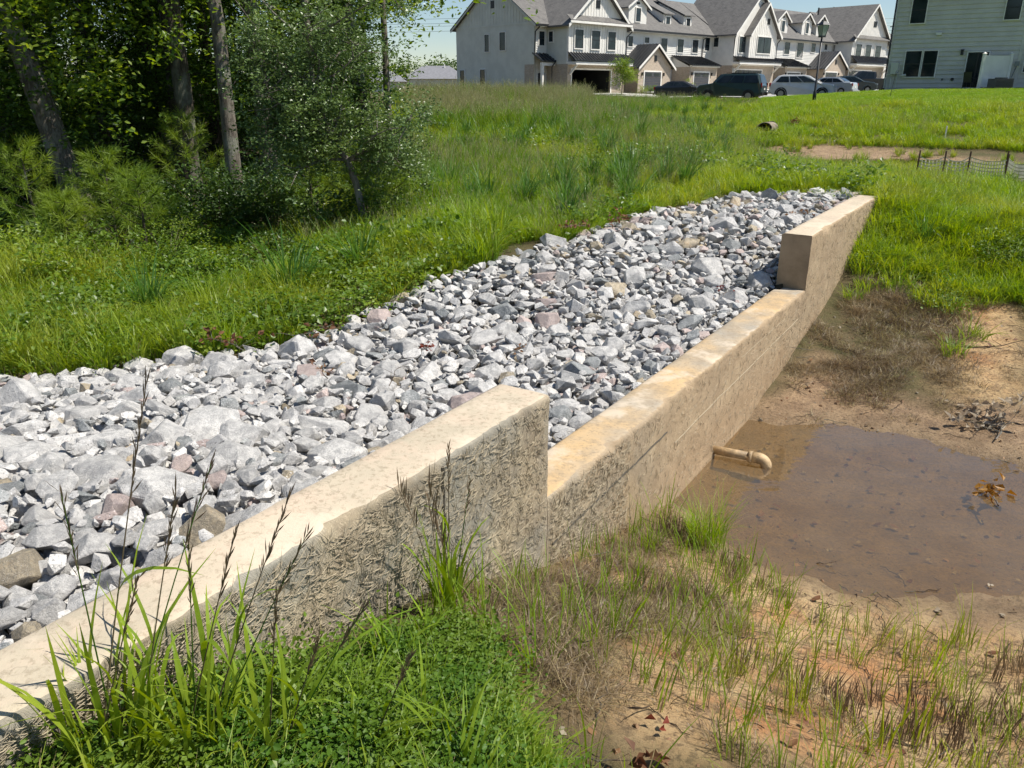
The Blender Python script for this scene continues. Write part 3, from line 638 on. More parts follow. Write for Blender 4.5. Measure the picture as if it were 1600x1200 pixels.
class House:
    def __init__(s, name, label, group, s0, F_=None):
        s.fr = F_ or HF; b = s.fr((s0, 0, -.5)); s.root = thing(name, label, 'house', b, group=group); s.b = np.array(b)
    def mb(s): return MB(lambda p: tuple(np.array(s.fr(p)) - s.b))
    def part(s, name, mb, mat, parent=None, **k): return hb(name, mb, M[mat] if isinstance(mat, str) else mat, parent or s.root, **k)
    def front(s, s0, s1, t, z0, z1, mat='sidW', style='lap', th=.25):
        m = s.mb(); m.box(s0, s1, t - th, t, z0, z1)
        s.part('wall', m, mat); s.dress(s0, s1, t, z0, z1, mat, style)
    def dress(s, s0, s1, t, z0, z1, mat, style):
        m = s.mb(); 
        if style == 'lap':
            z = z0; 
            while z < z1 - .05:
                h = min(.2, z1 - z); m.add([(s0, t + .05, z), (s1, t + .05, z), (s1, t + .008, z + h), (s0, t + .008, z + h), (s0, t, z), (s1, t, z)], [(0, 1, 2, 3), (0, 4, 5, 1)]); z += .2
            s.part('lap_siding', m, mat, kind='stuff')
        elif style == 'batten':
            x = s0 + .05
            while x < s1: m.box(x, x + .07, t, t + .03, z0, z1); x += .42
            s.part('battens', m, mat, kind='stuff')
    def side(s, s_, t0, t1, z0, z1, mat='sidG', style='lap'):     # wall facing -s
        m = s.mb(); m.box(s_, s_ + .2, t0, t1, z0, z1); s.part('side_wall', m, mat)
        if style == 'lap':
            m = s.mb(); z = z0
            while z < z1 - .05: h = min(.2, z1 - z); m.add([(s_ - .03, t0, z), (s_ - .03, t1, z), (s_ - .008, t1, z + h), (s_ - .008, t0, z + h), (s_, t0, z), (s_, t1, z)], [(0, 1, 2, 3), (0, 4, 5, 1)]); z += .2
            s.part('lap_siding', m, mat, kind='stuff')
    def win(s, s0, s1, t, z0, z1, cols=1, bars=1, trim=.1, ax='s'):
        # ax 's': on a front; 't': on a side wall at s=t (facing -s), s0..s1 are t values
        if s0 > s1: s0, s1 = s1, s0
        if z0 > z1: z0, z1 = z1, z0
        def B(m, a, b, d0, d1, c, d):
            if ax == 's': m.box(a, b, t + d0, t + d1, c, d)
            else: m.box(t - d1, t - d0, a, b, c, d)
        m = s.mb(); w_ = trim
        for q in ((s0 - w_, s1 + w_, z0 - w_, z0), (s0 - w_, s1 + w_, z1, z1 + w_), (s0 - w_, s0, z0, z1), (s1, s1 + w_, z0, z1)): B(m, q[0], q[1], .0, .11, q[2], q[3])
        wo = s.part('window', m, 'trim'); m = s.mb(); f = .055
        for q in ((s0, s1, z0, z0 + f), (s0, s1, z1 - f, z1), (s0, s0 + f, z0 + f, z1 - f), (s1 - f, s1, z0 + f, z1 - f)): B(m, q[0], q[1], .0, .10, q[2], q[3])
        if bars: B(m, s0 + f, s1 - f, 0., .095, (z0 + z1) / 2 - .03, (z0 + z1) / 2 + .03)
        for k in range(1, cols): x = s0 + (s1 - s0) * k / cols; B(m, x - .05, x + .05, .0, .105, z0 + f, z1 - f)
        s.part('sash', m, 'black', wo); m = s.mb(); B(m, s0 + f, s1 - f, .001, .078, z0 + f, z1 - f); s.part('pane', m, 'glass', wo)
    def gable(s, s0, s1, t, z0, zt, mat='sidW', style='batten', ov=.45, back=6, th=.2, roofmat='shingle', sm=None, nm='gable', rt=.16):
        sm = (s0 + s1) / 2 if sm is None else sm
        m = s.mb(); m.prism([(s0, t, z0), (s1, t, z0), (sm, t, zt)], (0, -th, 0)); s.part(nm, m, mat)
        if style == 'batten':
            m = s.mb(); x = s0 + .3
            while x < s1 - .2:
                zz = z0 + (zt - z0) * (1 - abs(x - sm) / ((s1 - s0) / 2)); m.box(x, x + .07, t, t + .03, z0, max(z0 + .02, zz - .1)); x += .42
            s.part('battens', m, mat, kind='stuff')
        k = (zt - z0) / ((s1 - s0) / 2); e = .5; z_e = z0 - e * k
        rf = s.mb(); rf.slab((s0 - e, t + ov, z_e), (sm, t + ov, zt + .02), (sm, t - back, zt + .02), (s0 - e, t - back, z_e), (0, 0, rt)); rf.slab((s1 + e, t + ov, z_e), (sm, t + ov, zt + .02), (sm, t - back, zt + .02), (s1 + e, t - back, z_e), (0, 0, rt))
        ro = s.part('roof', rf, roofmat)
        m = s.mb(); h = .26
        for sg in (s0 - e, s1 + e): m.prism([(sg, t + ov, z_e - .1), (sm, t + ov, zt - .1), (sm, t + ov, zt + rt + .03), (sg, t + ov, z_e + rt + .03)], (0, .05, 0))
        s.part('rake_board', m, 'trim', ro); return ro
    def vent(s, s0, s1, t, z0, z1, ax='s'):
        m = s.mb(); n = 5; 
        if s0 > s1: s0, s1 = s1, s0
        if z0 > z1: z0, z1 = z1, z0
        if ax == 's': m.box(s0, s1, t, t + .05, z0, z1); [m.box(s0 + .04, s1 - .04, t + .05, t + .08, z0 + (z1 - z0) * (i + .3) / n, z0 + (z1 - z0) * (i + .6) / n) for i in range(n)]
        else: m.box(t - .05, t, s0, s1, z0, z1); [m.box(t - .08, t - .05, s0 + .04, s1 - .04, z0 + (z1 - z0) * (i + .3) / n, z0 + (z1 - z0) * (i + .6) / n) for i in range(n)]
        s.part('gable_vent', m, 'black')
    def seam(s, a, b, c, d, parent=None, n=None, mat='blackroof'):   # metal roof a-b top edge, d-c bottom edge
        m = s.mb(); m.slab(a, b, c, d, (0, 0, .08)); ro = s.part('metal_roof', m, mat, parent)
        a, b, c, d = map(np.array, (a, b, c, d)); L = np.linalg.norm(c - d); n = n or int(L / .42); 
        for i in range(n + 1):
            m = s.mb(); f = i / n; top = a + (b - a) * f; bot = d + (c - d) * f; e_ = (c - d) / L * .025
            m.slab(tuple(top - e_), tuple(top + e_), tuple(bot + e_), tuple(bot - e_), (0, 0, .15)); s.part('roof_seam', m, 'blackroof', ro)
        return ro
    def gdoor(s, s0, s1, t, z0, z1, open_=False):
        m = s.mb(); w_ = .14
        for q in ((s0 - w_, s0, z0, z1), (s1, s1 + w_, z0, z1), (s0 - w_, s1 + w_, z1, z1 + w_)): m.box(q[0], q[1], t, t + .05, q[2], q[3])
        fr = s.part('garage_frame', m, 'trim')
        if open_: return fr
        n = 4; h = (z1 - z0) / n
        for i in range(n):
            m = s.mb(); m.box(s0, s1, t - .0, t + .03, z0 + i * h + .015, z0 + (i + 1) * h - .015); pn = s.part('door_panel', m, 'door', fr)
        k = max(2, int((s1 - s0) / 1.1)); 
        for i in range(k):
            m = s.mb(); a = s0 + (s1 - s0) * (i + .15) / k; b = s0 + (s1 - s0) * (i + .85) / k; m.box(a, b, t + .031, t + .045, z0 + 3 * h + .12, z0 + 4 * h - .12); s.part('door_pane', m, 'glass', fr)
        return fr
    def lamp(s, s_, t, z):
        m = s.mb(); m.box(s_ - .07, s_ + .07, t, t + .16, z - .18, z + .1); m.box(s_ - .1, s_ + .1, t, t + .2, z + .1, z + .14); s.part('wall_lamp', m, 'black')
    def spout(s, pts, nm='downspout'):
        m = s.mb(); m.tube(pts, [.06] * len(pts), 6); s.part(nm, m, 'black')
    def bracket(s, s_, t, z):
        m = s.mb(); m.prism([(s_ - .07, t, z - .9), (s_ - .07, t + .12, z - .95), (s_ - .07, t + 1.0, z - .08), (s_ - .07, t + 1.0, z), (s_ - .07, t + .85, z), (s_ - .07, t, z - .8)], (.14, 0, 0)); s.part('bracket', m, 'trim')
ZE = lambda s: 6.1 + .012 * s
ZG = lambda s: -.55 + .012 * s
ZM = lambda s: 2.35 + .012 * s        # top of the brick storey
DEP = 11.8; RDG = 10.25

def main_roof(H, s0, s1, rdg=RDG, ov0=0, ov1=0):
    z = ZE((s0 + s1) / 2); m = H.mb(); m.slab((s0 - ov0, .55, z - .35), (s1 + ov1, .55, z - .35), (s1 + ov1, -DEP / 2, rdg), (s0 - ov0, -DEP / 2, rdg), (0, 0, .18))
    m.slab((s0 - ov0, -DEP - .55, z - .35), (s1 + ov1, -DEP - .55, z - .35), (s1 + ov1, -DEP / 2, rdg), (s0 - ov0, -DEP / 2, rdg), (0, 0, .18)); ro = H.part('roof', m, 'shingle')
    m = H.mb(); m.box(s0 - ov0, s1 + ov1, .55, .68, z - .38, z - .2); H.part('gutter', m, 'black', ro)
    m = H.mb(); m.box(s0, s1, 0, .54, z - .45, z - .38); H.part('soffit', m, 'trim', ro)
    m = H.mb(); m.box(s0, s1, -DEP, -DEP + .2, ZG(s0) - 1, z); H.part('rear_wall', m, 'sidW')
def shed_garage(H, px0, pxw, pxd0, pxd1, t=2.6, ztop=88, zbot=104):
    s0 = px0; s1 = pxw; g = ZG(s0) - .4; zf = ZM(s0) - .15; zt = zf + 1.15
    m = H.mb(); m.box(s0, s1, t - .2, t, g, zf); H.part('garage_front', m, 'brick'); [(lambda m: (m.box(q, q + .2, 0, t - .2, g, zf), H.part('garage_side', m, 'brick')))(H.mb()) for q in (s0, s1 - .2)]
    m = H.mb(); m.prism([(s0 + .02, 0, zf), (s0 + .02, t, zf), (s0 + .02, 0, zt)], (.1, 0, 0)); H.part('garage_cheek', m, 'sidW')
    m = H.mb(); m.box(s0 - .1, s1 + .1, t, t + .3, zf - .02, zf + .16); H.part('beam', m, 'trim')
    H.seam((s0 - .25, .1, zt + .05), (s1 + .1, .1, zt + .05), (s1 + .1, t + .5, zf + .1), (s0 - .25, t + .5, zf + .1))
    H.gdoor(pxd0, pxd1, t, g + .4, g + .4 + 2.15); H.lamp(pxd0 - .5, t, g + 2.4); H.lamp(pxd1 + .5, t, g + 2.4)
def gable_garage(H, s0, s1, d0, d1, t=2.6):
    g = ZG(s0) - .4; zf = ZM(s0) - .1; zt = zf + 2.15; sm = (s0 + s1) / 2
    m = H.mb(); m.box(s0, s1, t - .2, t, g, zf); H.part('garage_front', m, 'brick'); [(lambda m: (m.box(q, q + .2, 0, t - .2, g, zf), H.part('garage_side', m, 'brick')))(H.mb()) for q in (s0, s1 - .2)]
    m = H.mb(); m.prism([(s0, t, zf), (s1, t, zf), (sm, t, zt)], (0, -.2, 0)); H.part('garage_gable', m, 'brick')
    k = (zt - zf) / (sm - s0); e = .45; ze = zf - e * k + .05; ov = .4
    for sg in (-1, 1):
        se = s0 - e if sg < 0 else s1 + e
        H.seam((sm, -.2, zt + .08), (sm, t + ov, zt + .08), (se, t + ov, ze), (se, -.2, ze)) if False else None
        a, b, c, d = (sm, 0, zt + .05), (sm, t + ov, zt + .05), (se, t + ov, ze), (se, 0, ze)
        m = H.mb(); m.slab(a, b, c, d, (0, 0, .08)); ro = H.part('metal_roof', m, 'blackroof')
        for i in range(8):
            tt = (t + ov) * i / 7; m = H.mb(); m.slab((sm, tt - .02, zt + .05), (sm, tt + .02, zt + .05), (se, tt + .02, ze), (se, tt - .02, ze), (0, 0, .14)); H.part('roof_seam', m, 'blackroof', ro)
        m = H.mb(); m.prism([(se, t + ov, ze - .18), (sm, t + ov, zt - .13), (sm, t + ov, zt + .12), (se, t + ov, ze + .09)], (0, .05, 0)); H.part('rake_board', m, 'trim', ro)
    H.vent(sm - .22, sm + .22, t, zf + .5, zf + 1.1); H.gdoor(d0, d1, t, g + .4, g + .4 + 2.2); H.lamp(d0 - .45, t, g + 2.4); H.lamp(d1 + .45, t, g + 2.4)
def dormer(H, px0, px1, gabled=True):
    s0, s1 = px0, px1; tb = -.5; z0 = ZE(s0) + .35; z1 = z0 + 2.0; m = H.mb(); m.box(s0, s1, tb - 4.0, tb, z0 - .5, z1); H.part('dormer_wall', m, 'sidW')
    sm = (s0 + s1) / 2
    if gabled:
        H.gable(s0, s1, tb, z1, z1 + .95, 'sidW', None, ov=.3, back=4, th=.15, rt=.1)
        H.vent(sm - .25, sm + .25, tb, z1 + .2, z1 + .4)
    H.win(sm - .42, sm + .42, tb, z0 + .45, z1 - .2, trim=.08)
def shed_dormer(H, s0, s1):
    tb = -1.0; z0 = ZE(s0) + .3; z1 = z0 + 1.45; m = H.mb(); m.prism([(s0, tb, z0 - .3), (s0, tb, z1), (s0, tb - 3.8, z1 + 1.7), (s0, tb - 3.8, z1 - .3)], (s1 - s0, 0, 0)); H.part('dormer_wall', m, 'sidW')
    m = H.mb(); m.slab((s0 - .3, tb + .3, z1 + .02), (s1 + .3, tb + .3, z1 + .02), (s1 + .3, tb - 4.3, z1 + 2.1), (s0 - .3, tb - 4.3, z1 + 2.1), (0, 0, .12)); H.part('dormer_roof', m, 'shingle')
    sm = (s0 + s1) / 2; H.win(sm - .38, sm + .38, tb, z0 + .35, z1 - .2, trim=.14, bars=1)
def awning(H, s0, s1, t, zt, zb, out=1.0):
    H.seam((s0, t + .02, zt), (s1, t + .02, zt), (s1 + .25, t + out, zb), (s0 - .25, t + out, zb))
    m = H.mb(); m.box(s0, s1, t, t + out - .1, zb - .32, zb - .06); H.part('beam', m, 'trim')
    H.bracket(s0 + .3, t, zb - .32); H.bracket(s1 - .3, t, zb - .32)

GRP = 'townhouses in the white row'
# --- end townhouse
H = House('townhouse', 'end townhouse with a pale grey side wall and open garage, leftmost of the row', GRP, 0)
sb0, sb1, tb = 1.72, 10.6, 2.9; zg = ZG(0); ze = ZE(0)
H.side(0, -DEP, 0, zg - 1, ze); m = H.mb(); m.prism([(0, -DEP, ze), (0, 0, ze), (0, -DEP / 2, RDG)], (.2, 0, 0)); H.part('side_gable', m, 'sidG')
m = H.mb(); x = -DEP + .4
while x < -.2: m.box(-.03, 0, x, x + .07, ze, ze + (RDG - ze) * (1 - abs(x + DEP / 2) / (DEP / 2)) - .05); x += .42
H.part('battens', m, 'sidG', kind='stuff'); m = H.mb(); m.box(-.05, -.001, -DEP, 0, ze - .08, ze + .1); H.part('trim_band', m, 'sidG')
for sg, n0_ in ((-DEP - .5, 0), (.5, 1)):
    k = (RDG - ze) / (DEP / 2); m = H.mb(); m.prism([(-.4, sg, ze - .5 * k - .05), (-.4, -DEP / 2, RDG - .05), (-.4, -DEP / 2, RDG + .22), (-.4, sg, ze - .5 * k + .2)], (.06, 0, 0)); H.part('rake_board', m, 'sidG')
for a, b, c, d in ((759, 765.5, 53, 80), (782, 790.5, 51, 79), (720.5, 727, 108.5, 134), (751.5, 759, 108, 134)): H.win(Tp(a, 0), Tp(b, 0), 0, Zp(d, 0, -5), Zp(c, 0, -5), bars=0, trim=.07, ax='t')
H.vent(Tp(768, 0), Tp(773, 0), 0, Zp(13, 0, -6), Zp(1, 0, -6), 't')
m = H.mb(); m.box(-.06, -.001, -1.3, 0, zg - 1, ZM(0)); m.box(-.06, -.001, -DEP, -1.3, zg - 1, .25); H.part('brick_base', m, 'brick')
H.front(.2, sb0, 0, zg, ze); H.win(Sp(840.5), Sp(848.5), 0, Zp(71, .9, 0), Zp(49, .9, 0))
H.side(sb0, .0, tb - .25, ZM(0), ze); m = H.mb(); m.box(sb0, sb0 + .2, 0, tb - .25, zg - 1, ZM(0)); H.part('brick_side', m, 'brick')
H.win(Tp(857.5, sb0), Tp(863.5, sb0), sb0, Zp(65, sb0, 1), Zp(49, sb0, 1), ax='t')
H.seam((-.3, .02, 3.3), (sb0, .02, 3.3), (sb0, 1.4, 2.55), (-.3, 1.4, 2.55)); m = H.mb(); m.box(-.2, sb0, 1.0, 1.25, 2.2, 2.5); m.box(-.15, .1, 1.0, 1.25, zg, 2.2); H.part('porch_post', m, 'trim')
m = H.mb(); m.box(.5, 1.4, .001, .06, zg, zg + 2.1); H.part('front_door', m, 'door')
H.front(sb0, sb1, tb, ZM(0), ze, style='batten')
gs0, gs1 = Sp(892.5, tb), Sp(953, tb)
m = H.mb(); m.box(sb0, gs0 - .15, tb - .3, tb, zg - 1, ZM(0)); m.box(gs1 + .15, sb1, tb - .3, tb, zg - 1, ZM(0)); m.box(gs0 - .15, gs1 + .15, tb - .3, tb, zg + 2.5, ZM(0)); H.part('brick_front', m, 'brick')
H.gdoor(gs0, gs1, tb, zg, zg + 2.4, True)
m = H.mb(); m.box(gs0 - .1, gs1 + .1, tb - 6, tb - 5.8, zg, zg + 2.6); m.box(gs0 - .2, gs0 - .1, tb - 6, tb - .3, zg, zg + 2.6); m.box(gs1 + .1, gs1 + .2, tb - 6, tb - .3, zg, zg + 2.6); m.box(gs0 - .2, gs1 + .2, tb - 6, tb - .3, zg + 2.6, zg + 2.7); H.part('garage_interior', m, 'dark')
for a, b in ((895.5, 908), (921, 933.5), (946, 957.5)): H.win(Sp(a, tb), Sp(b, tb), tb, Zp(77, (sb0 + sb1) / 2, tb), Zp(48.5, (sb0 + sb1) / 2, tb))
awning(H, sb0, sb1, tb, 3.35, 2.62, 1.2)
zg1 = 9.75; H.gable(sb0, sb1, tb, ze, zg1, ov=.5, back=8)
m = H.mb(); m.slab((sb0 - .3, tb, ze + .62), (sb1 + .3, tb, ze + .62), (sb1 + .3, tb + .6, ze + .12), (sb0 - .3, tb + .6, ze + .12), (0, 0, .06)); H.part('pent_roof', m, 'shingle'); m = H.mb(); m.box(sb0 - .3, sb1 + .3, tb + .5, tb + .6, ze - .08, ze + .12); H.part('pent_fascia', m, 'trim')
H.vent(Sp(927, tb), Sp(933, tb), tb, Zp(13, 6, tb), Zp(0, 6, tb))
main_roof(H, .2, 14.0, ov0=.6); H.side(.0, -.01, 0, 0, .01, style=None)
H.spout([(.1, .62, ze - .35), (-.1, .2, ze - .8), (-.1, .12, 3.3)]); H.spout([(sb0 - .1, 1.4, 2.6), (sb0 - .7, 1.45, 2.1), (sb0 - .7, 1.45, zg)]); H.spout([(sb1 + .5, tb + .4, ze - .5), (sb1 + .08, tb + .08, ze - 1), (sb1 + .08, tb + .08, 3.2), (sb1 + .3, tb + 1.2, 2.6), (sb1 + .08, tb + .1, 2.0), (sb1 + .08, tb + .1, zg)])
# --- second townhouse
H = House('townhouse', 'white middle townhouse with a brick gabled garage between two small dormers above', GRP, 17)
s0, s1 = sb1 + .02, 29.2; H.front(s0, s1, 0, ZG(s0) - 1, ZE(20))
for a, b, c, d in ((977, 984, 56.5, 72.5), (1002.3, 1009, 58.5, 67), (1027.5, 1037, 60, 81), (1053, 1062, 61.5, 82), (1076, 1084.5, 62.5, 82.5)):
    sm = Sp((a + b) / 2); H.win(Sp(a), Sp(b), 0, Zp(d, sm, 0), Zp(c, sm, 0))
main_roof(H, 14.05, s1 + 3); dormer(H, Sp(971, -.5) , Sp(998, -.5)) if False else None
dormer(H, 15.2, 18.4); shed_dormer(H, Sp(1030, -1), Sp(1042, -1)); shed_dormer(H, Sp(1061, -1), Sp(1073, -1))
gable_garage(H, 13.4, 19.3, Sp(1005.6, 2.6), Sp(1031, 2.6)); shed_garage(H, 23.1, 28.8, Sp(1082.5, 2.6), Sp(1105.5, 2.6))
m = H.mb(); H.spout([(s1 + .2, .62, ZE(s1) - .35), (s1 - .1, .15, ZE(s1) - .8), (s1 - .1, .12, 3.6)])
# --- third townhouse
H = House('townhouse', 'white townhouse with twin gables and wide garage in the middle of the row', GRP, 36)
c0, c1, tc = 31.3, 41.4, 3.1; s0 = 29.25; zz = ZE(36); g = ZG(36)
H.front(s0, c0, 0, g - 1, ZE(30)); H.win(Sp(1095, 0), Sp(1102, 0), 0, Zp(79, 30, 0), Zp(59, 30, 0))
H.side(c0, 0, tc - .25, ZM(36), zz, 'sidW'); H.win(Tp(1110, c0), Tp(1117, c0), c0, Zp(73, c0, 1), Zp(58.5, c0, 1), ax='t'); m = H.mb(); m.box(c0, c0 + .2, 0, tc - .25, g - 1, ZM(36)); H.part('brick_side', m, 'brick')
H.front(c0, c1, tc, ZM(36), zz, style='batten'); d0, d1 = Sp(1142.5, tc), Sp(1187, tc)
m = H.mb(); m.box(c0, c1, tc - .3, tc, g - 1, ZM(36)); H.part('brick_front', m, 'brick'); H.gdoor(d0, d1, tc, g, g + 2.4)
H.win(Sp(1147.5, tc), Sp(1158, tc), tc, Zp(82.5, 34, tc), Zp(58, 34, tc)); n0s, n1s = Sp(1164, tc + .6), Sp(1205, tc + .6)
m = H.mb(); m.box(n0s, n1s, tc, tc + .6, ZM(36) + .9, zz); H.part('projecting_bay', m, 'sidW'); H.dress(n0s, n1s, tc + .6, ZM(36) + .9, zz, 'sidW', 'batten')
H.win(Sp(1175.5, tc + .6), Sp(1196, tc + .6), tc + .6, Zp(84, 38, tc), Zp(59, 38, tc), cols=2, bars=0)
H.gable(c0, c1, tc, zz, zz + 4.6, style=None, ov=.5, back=9, mat='sidW'); H.gable(n0s, n1s, tc + .6, zz, zz + 3.3, ov=.45, back=1.2)
H.vent(Sp(1176.5, tc), Sp(1180, tc), tc, Zp(16, 36, tc), Zp(7, 36, tc)); H.vent(Sp(1188, tc + .6), Sp(1192, tc + .6), tc + .6, Zp(39, 38, tc), Zp(30, 38, tc))
awning(H, c0, c1, tc, ZM(36) + .95, ZM(36) + .45, 1.1); main_roof(H, s1 + 3.05, 44.5)
H.spout([(c0 - .4, tc + .3, zz - .5), (c0 - .08, tc + .08, zz - 1), (c0 - .08, tc + .08, 3.2)]); H.spout([(c1 + .4, tc + .3, zz - .5), (c1 + .08, tc + .08, zz - 1), (c1 + .08, tc + .08, g)])
# --- fourth townhouse
H = House('townhouse', 'white townhouse behind the lamp post with dormers and two single garages', GRP, 52)
s0, s1 = c1 + .02, 63.9; H.front(s0, s1, 0, ZG(50) - 1, ZE(52))
for a, b, c, d in ((1217.5, 1225.5, 66, 84.5), (1237, 1246.5, 67, 90), (1259, 1265, 68, 82), (1279, 1283, 69.5, 78)):
    sm = Sp((a + b) / 2); H.win(Sp(a), Sp(b), 0, Zp(d, sm, 0), Zp(c, sm, 0))
main_roof(H, 44.55, s1 + 3, rdg=RDG + .7)
for a in (1212, 1249, 1271): q = Sp(a, -.5); dormer(H, q - 1.4, q + 1.4)
q0, q1 = Sp(1223, 2.6), Sp(1257, 2.6); shed_garage(H, q0, q1, Sp(1227, 2.6), Sp(1246.5, 2.6)); q0, q1 = Sp(1283, 2.6), Sp(1317, 2.6); gable_garage(H, q0, q1, Sp(1286, 2.6), Sp(1304, 2.6))
H.spout([(s1 - .1, .3, ZE(60) - .6), (s1 - .1, .12, 3.6)])
# --- fifth townhouse
H = House('townhouse', 'white gabled townhouse at the far right end of the row beside the lamp post', GRP, 72)
c0, c1, tc = 63.95, Sp(1376, 2.9), 2.9; zz = ZE(70); g = ZG(70)
H.side(c0, 0, tc - .25, ZM(70), zz, 'sidW'); m = H.mb(); m.box(c0, c0 + .2, 0, tc - .25, g - 1, ZM(70)); H.part('brick_side', m, 'brick')
H.front(c0, c1, tc, ZM(70), zz, style='batten'); m = H.mb(); m.box(c0, c1, tc - .3, tc, g - 1, ZM(70)); H.part('brick_front', m, 'brick'); H.gdoor(Sp(1322, tc), Sp(1357, tc), tc, g, g + 2.4)
for a, b in ((1327.5, 1336), (1342.5, 1351), (1357.5, 1366)): H.win(Sp(a, tc), Sp(b, tc), tc, Zp(92, 70, tc), Zp(70.5, 70, tc))
H.gable(c0, c1, tc, zz, zz + 4.9, ov=.5, back=9); H.vent(Sp(1350.5, tc), Sp(1355, tc), tc, Zp(42, 70, tc), Zp(33, 70, tc))
m = H.mb(); m.slab((c0 - .3, tc, zz + .62), (c1 + .3, tc, zz + .62), (c1 + .3, tc + .6, zz + .12), (c0 - .3, tc + .6, zz + .12), (0, 0, .06)); H.part('pent_roof', m, 'shingle')
awning(H, c0, c1, tc, ZM(70) + 1.5, ZM(70) + .5, 1.2); main_roof(H, s1 + 3.05, c1 + 14, rdg=RDG + .9); H.front(c1, c1 + 14, 0, g - 1, zz)
m = H.mb(); m.cyl((c0 + 4, -5, 10.8), (c0 + 4, -5, 11.9), .12); m.cyl((c0 + 9, -5, 10.8), (c0 + 9, -5, 12.3), .12); H.part('flue_pipe', m, 'black')

# --- large sage grey house on the right
RA = math.radians(-55); RC = (25.2, 56.6)
def RF(p): s, t, z = p; return (RC[0] + .819 * s - .574 * t, RC[1] - .574 * s - .819 * t, z)
def Sr(px, t=.0): k = (px - 800) / 1313.2; return (k * (RC[1] - .819 * t) - RC[0] + .574 * t) / (.819 + k * .574)
def Zr(py, s): return gz(py) * RF((s, 0, 0))[1]
H = House('house', 'large sage grey lap sided house on the lawn at the right edge', None, 4, RF)
del_g = H.root; m = H.mb(); m.box(0, 16, -9, 0, -.4, 6.2); H.part('wall', m, 'sidR')
z = .13; bi = 0
while z < 6.2:
    m = H.mb(); m.add([(0, .06, z), (16, .06, z), (16, .012, z + .27), (0, .012, z + .27), (0, .002, z), (16, .002, z)], [(0, 1, 2, 3), (0, 4, 5, 1)]); m.box(0, 16, .002, .012, z, z + .268); H.part('siding_board', m, 'sidR'); z += .27
m = H.mb(); m.box(-.02, 16, -.05, .03, -.4, .12); H.part('foundation', m, 'conc_w')
m = H.mb(); m.box(-.1, 0, -.05, .07, -.1, 6.2); H.part('corner_board', m, 'sidR'); H.spout([(-.16, .08, 6.2), (-.16, .08, .1)])
x = Sr(1583); m = H.mb(); m.box(x - .08, x + .08, .0, .06, .1, 6.2); H.part('joint_board', m, 'sidR')
m = H.mb(); m.slab((-.6, .6, 6.0), (16.5, .6, 6.0), (16.5, -4.5, 9.2), (-.6, -4.5, 9.2), (0, 0, .2)); m.slab((-.6, -9.6, 6.0), (16.5, -9.6, 6.0), (16.5, -4.5, 9.2), (-.6, -4.5, 9.2), (0, 0, .2)); H.part('roof', m, 'shingle')
def rwin(a, b, c, d, cols=1, bars=1): s_ = Sr((a + b) / 2); H.win(Sr(a), Sr(b), .045, Zr(d, s_), Zr(c, s_), cols, bars, trim=.05)
rwin(1407.5, 1431.5, 80, 120); rwin(1431.5 + 3.5, 1456, 79.5, 120); rwin(1405.5, 1427.5, -5, 36.5); rwin(1547, 1570, -8, 30.5); rwin(1592, 1616, 66, 112.5)
s_ = Sr(1515); H.win(Sr(1503), Sr(1535), .045, .12, 2.2, 2, 0, .06)
H.lamp(Sr(1493), .06, Zr(81, Sr(1493))); m = H.mb(); s_ = Sr(1452.5); m.box(s_ - .17, s_ + .17, .045, .2, Zr(55, s_), Zr(51, s_)); H.part('vent_hood', m, 'trim')
s_ = Sr(1393.5); m = H.mb(); m.box(s_ - .22, s_ + .22, .045, .3, Zr(116, s_), Zr(98, s_)); H.part('meter_box', m, M['sidG']); m = H.mb()
for q in (-.5, -.15, .2): m.cyl((s_ + q, .12, .1), (s_ + q, .12, 1.0 - abs(q) * .4), .035)
m.cyl((s_ - .5, .12, .9), (s_ + .2, .12, .9), .03); m.cyl((s_ + .45, .15, .85), (s_ + .75, .15, .9), .08); H.part('conduits', m, M['sidG'])
s_ = Sr(1581); m = H.mb(); m.box(s_ - .12, s_ + .12, .045, .2, Zr(103, s_), Zr(96, s_)); m.cyl((s_, .12, Zr(103, s_)), (s_ - .15, .12, .7), .03); H.part('disconnect_box', m, plain('box_grey', (.25, .26, .26), .5))
for q in (1469.5, 1485): s_ = Sr(q); m = H.mb(); m.cyl((s_, .04, .62), (s_, .1, .62), .06 if q < 1480 else .1); H.part('hose_bib', m, 'black')
# patio things
s0 = Sr(1529, 1.6); s1 = Sr(1570, .3)
a = np.array(RF((s0, 1.9, 0))); b = np.array(RF((s1, .4, 0))); vp = thing('privacy_screen', 'white vinyl privacy screen beside the sliding patio door', 'fence', tuple(a))
u = b - a; m = MB(); n_ = np.array([-u[1], u[0], 0]) / np.linalg.norm(u) * .03; m.prism([tuple(-n_ + (0, 0, .15)), tuple(u - n_ + (0, 0, .15)), tuple(u - n_ + (0, 0, 1.95)), tuple(-n_ + (0, 0, 1.95))], tuple(2 * n_)); m.build('panel', M['trim'], vp)
for q in (np.zeros(3), u): m = MB(); m.box(q[0] - .08, q[0] + .08, q[1] - .08, q[1] + .08, -.1, 2.05); m.add([(q[0] - .1, q[1] - .1, 2.05), (q[0] + .1, q[1] - .1, 2.05), (q[0] + .1, q[1] + .1, 2.05), (q[0] - .1, q[1] + .1, 2.05), (q[0], q[1], 2.15)], [(0, 1, 4), (1, 2, 4), (2, 3, 4), (3, 0, 4), (3, 2, 1, 0)]); m.build('post', M['trim'], vp)
q = np.array(RF((Sr(1561, 2.4), 2.4, 0))); ac = thing('air_conditioner', 'dark grey air conditioner unit in front of the white screen', 'air conditioner', tuple(q)); m = MB(); m.box(-.55, .55, -.4, .4, 0, .62); m.build('cabinet', M['door'], ac); m = MB(); m.cyl((0, 0, .62), (0, 0, .68), .34, n=16); m.build('fan_grille', M['black'], ac)
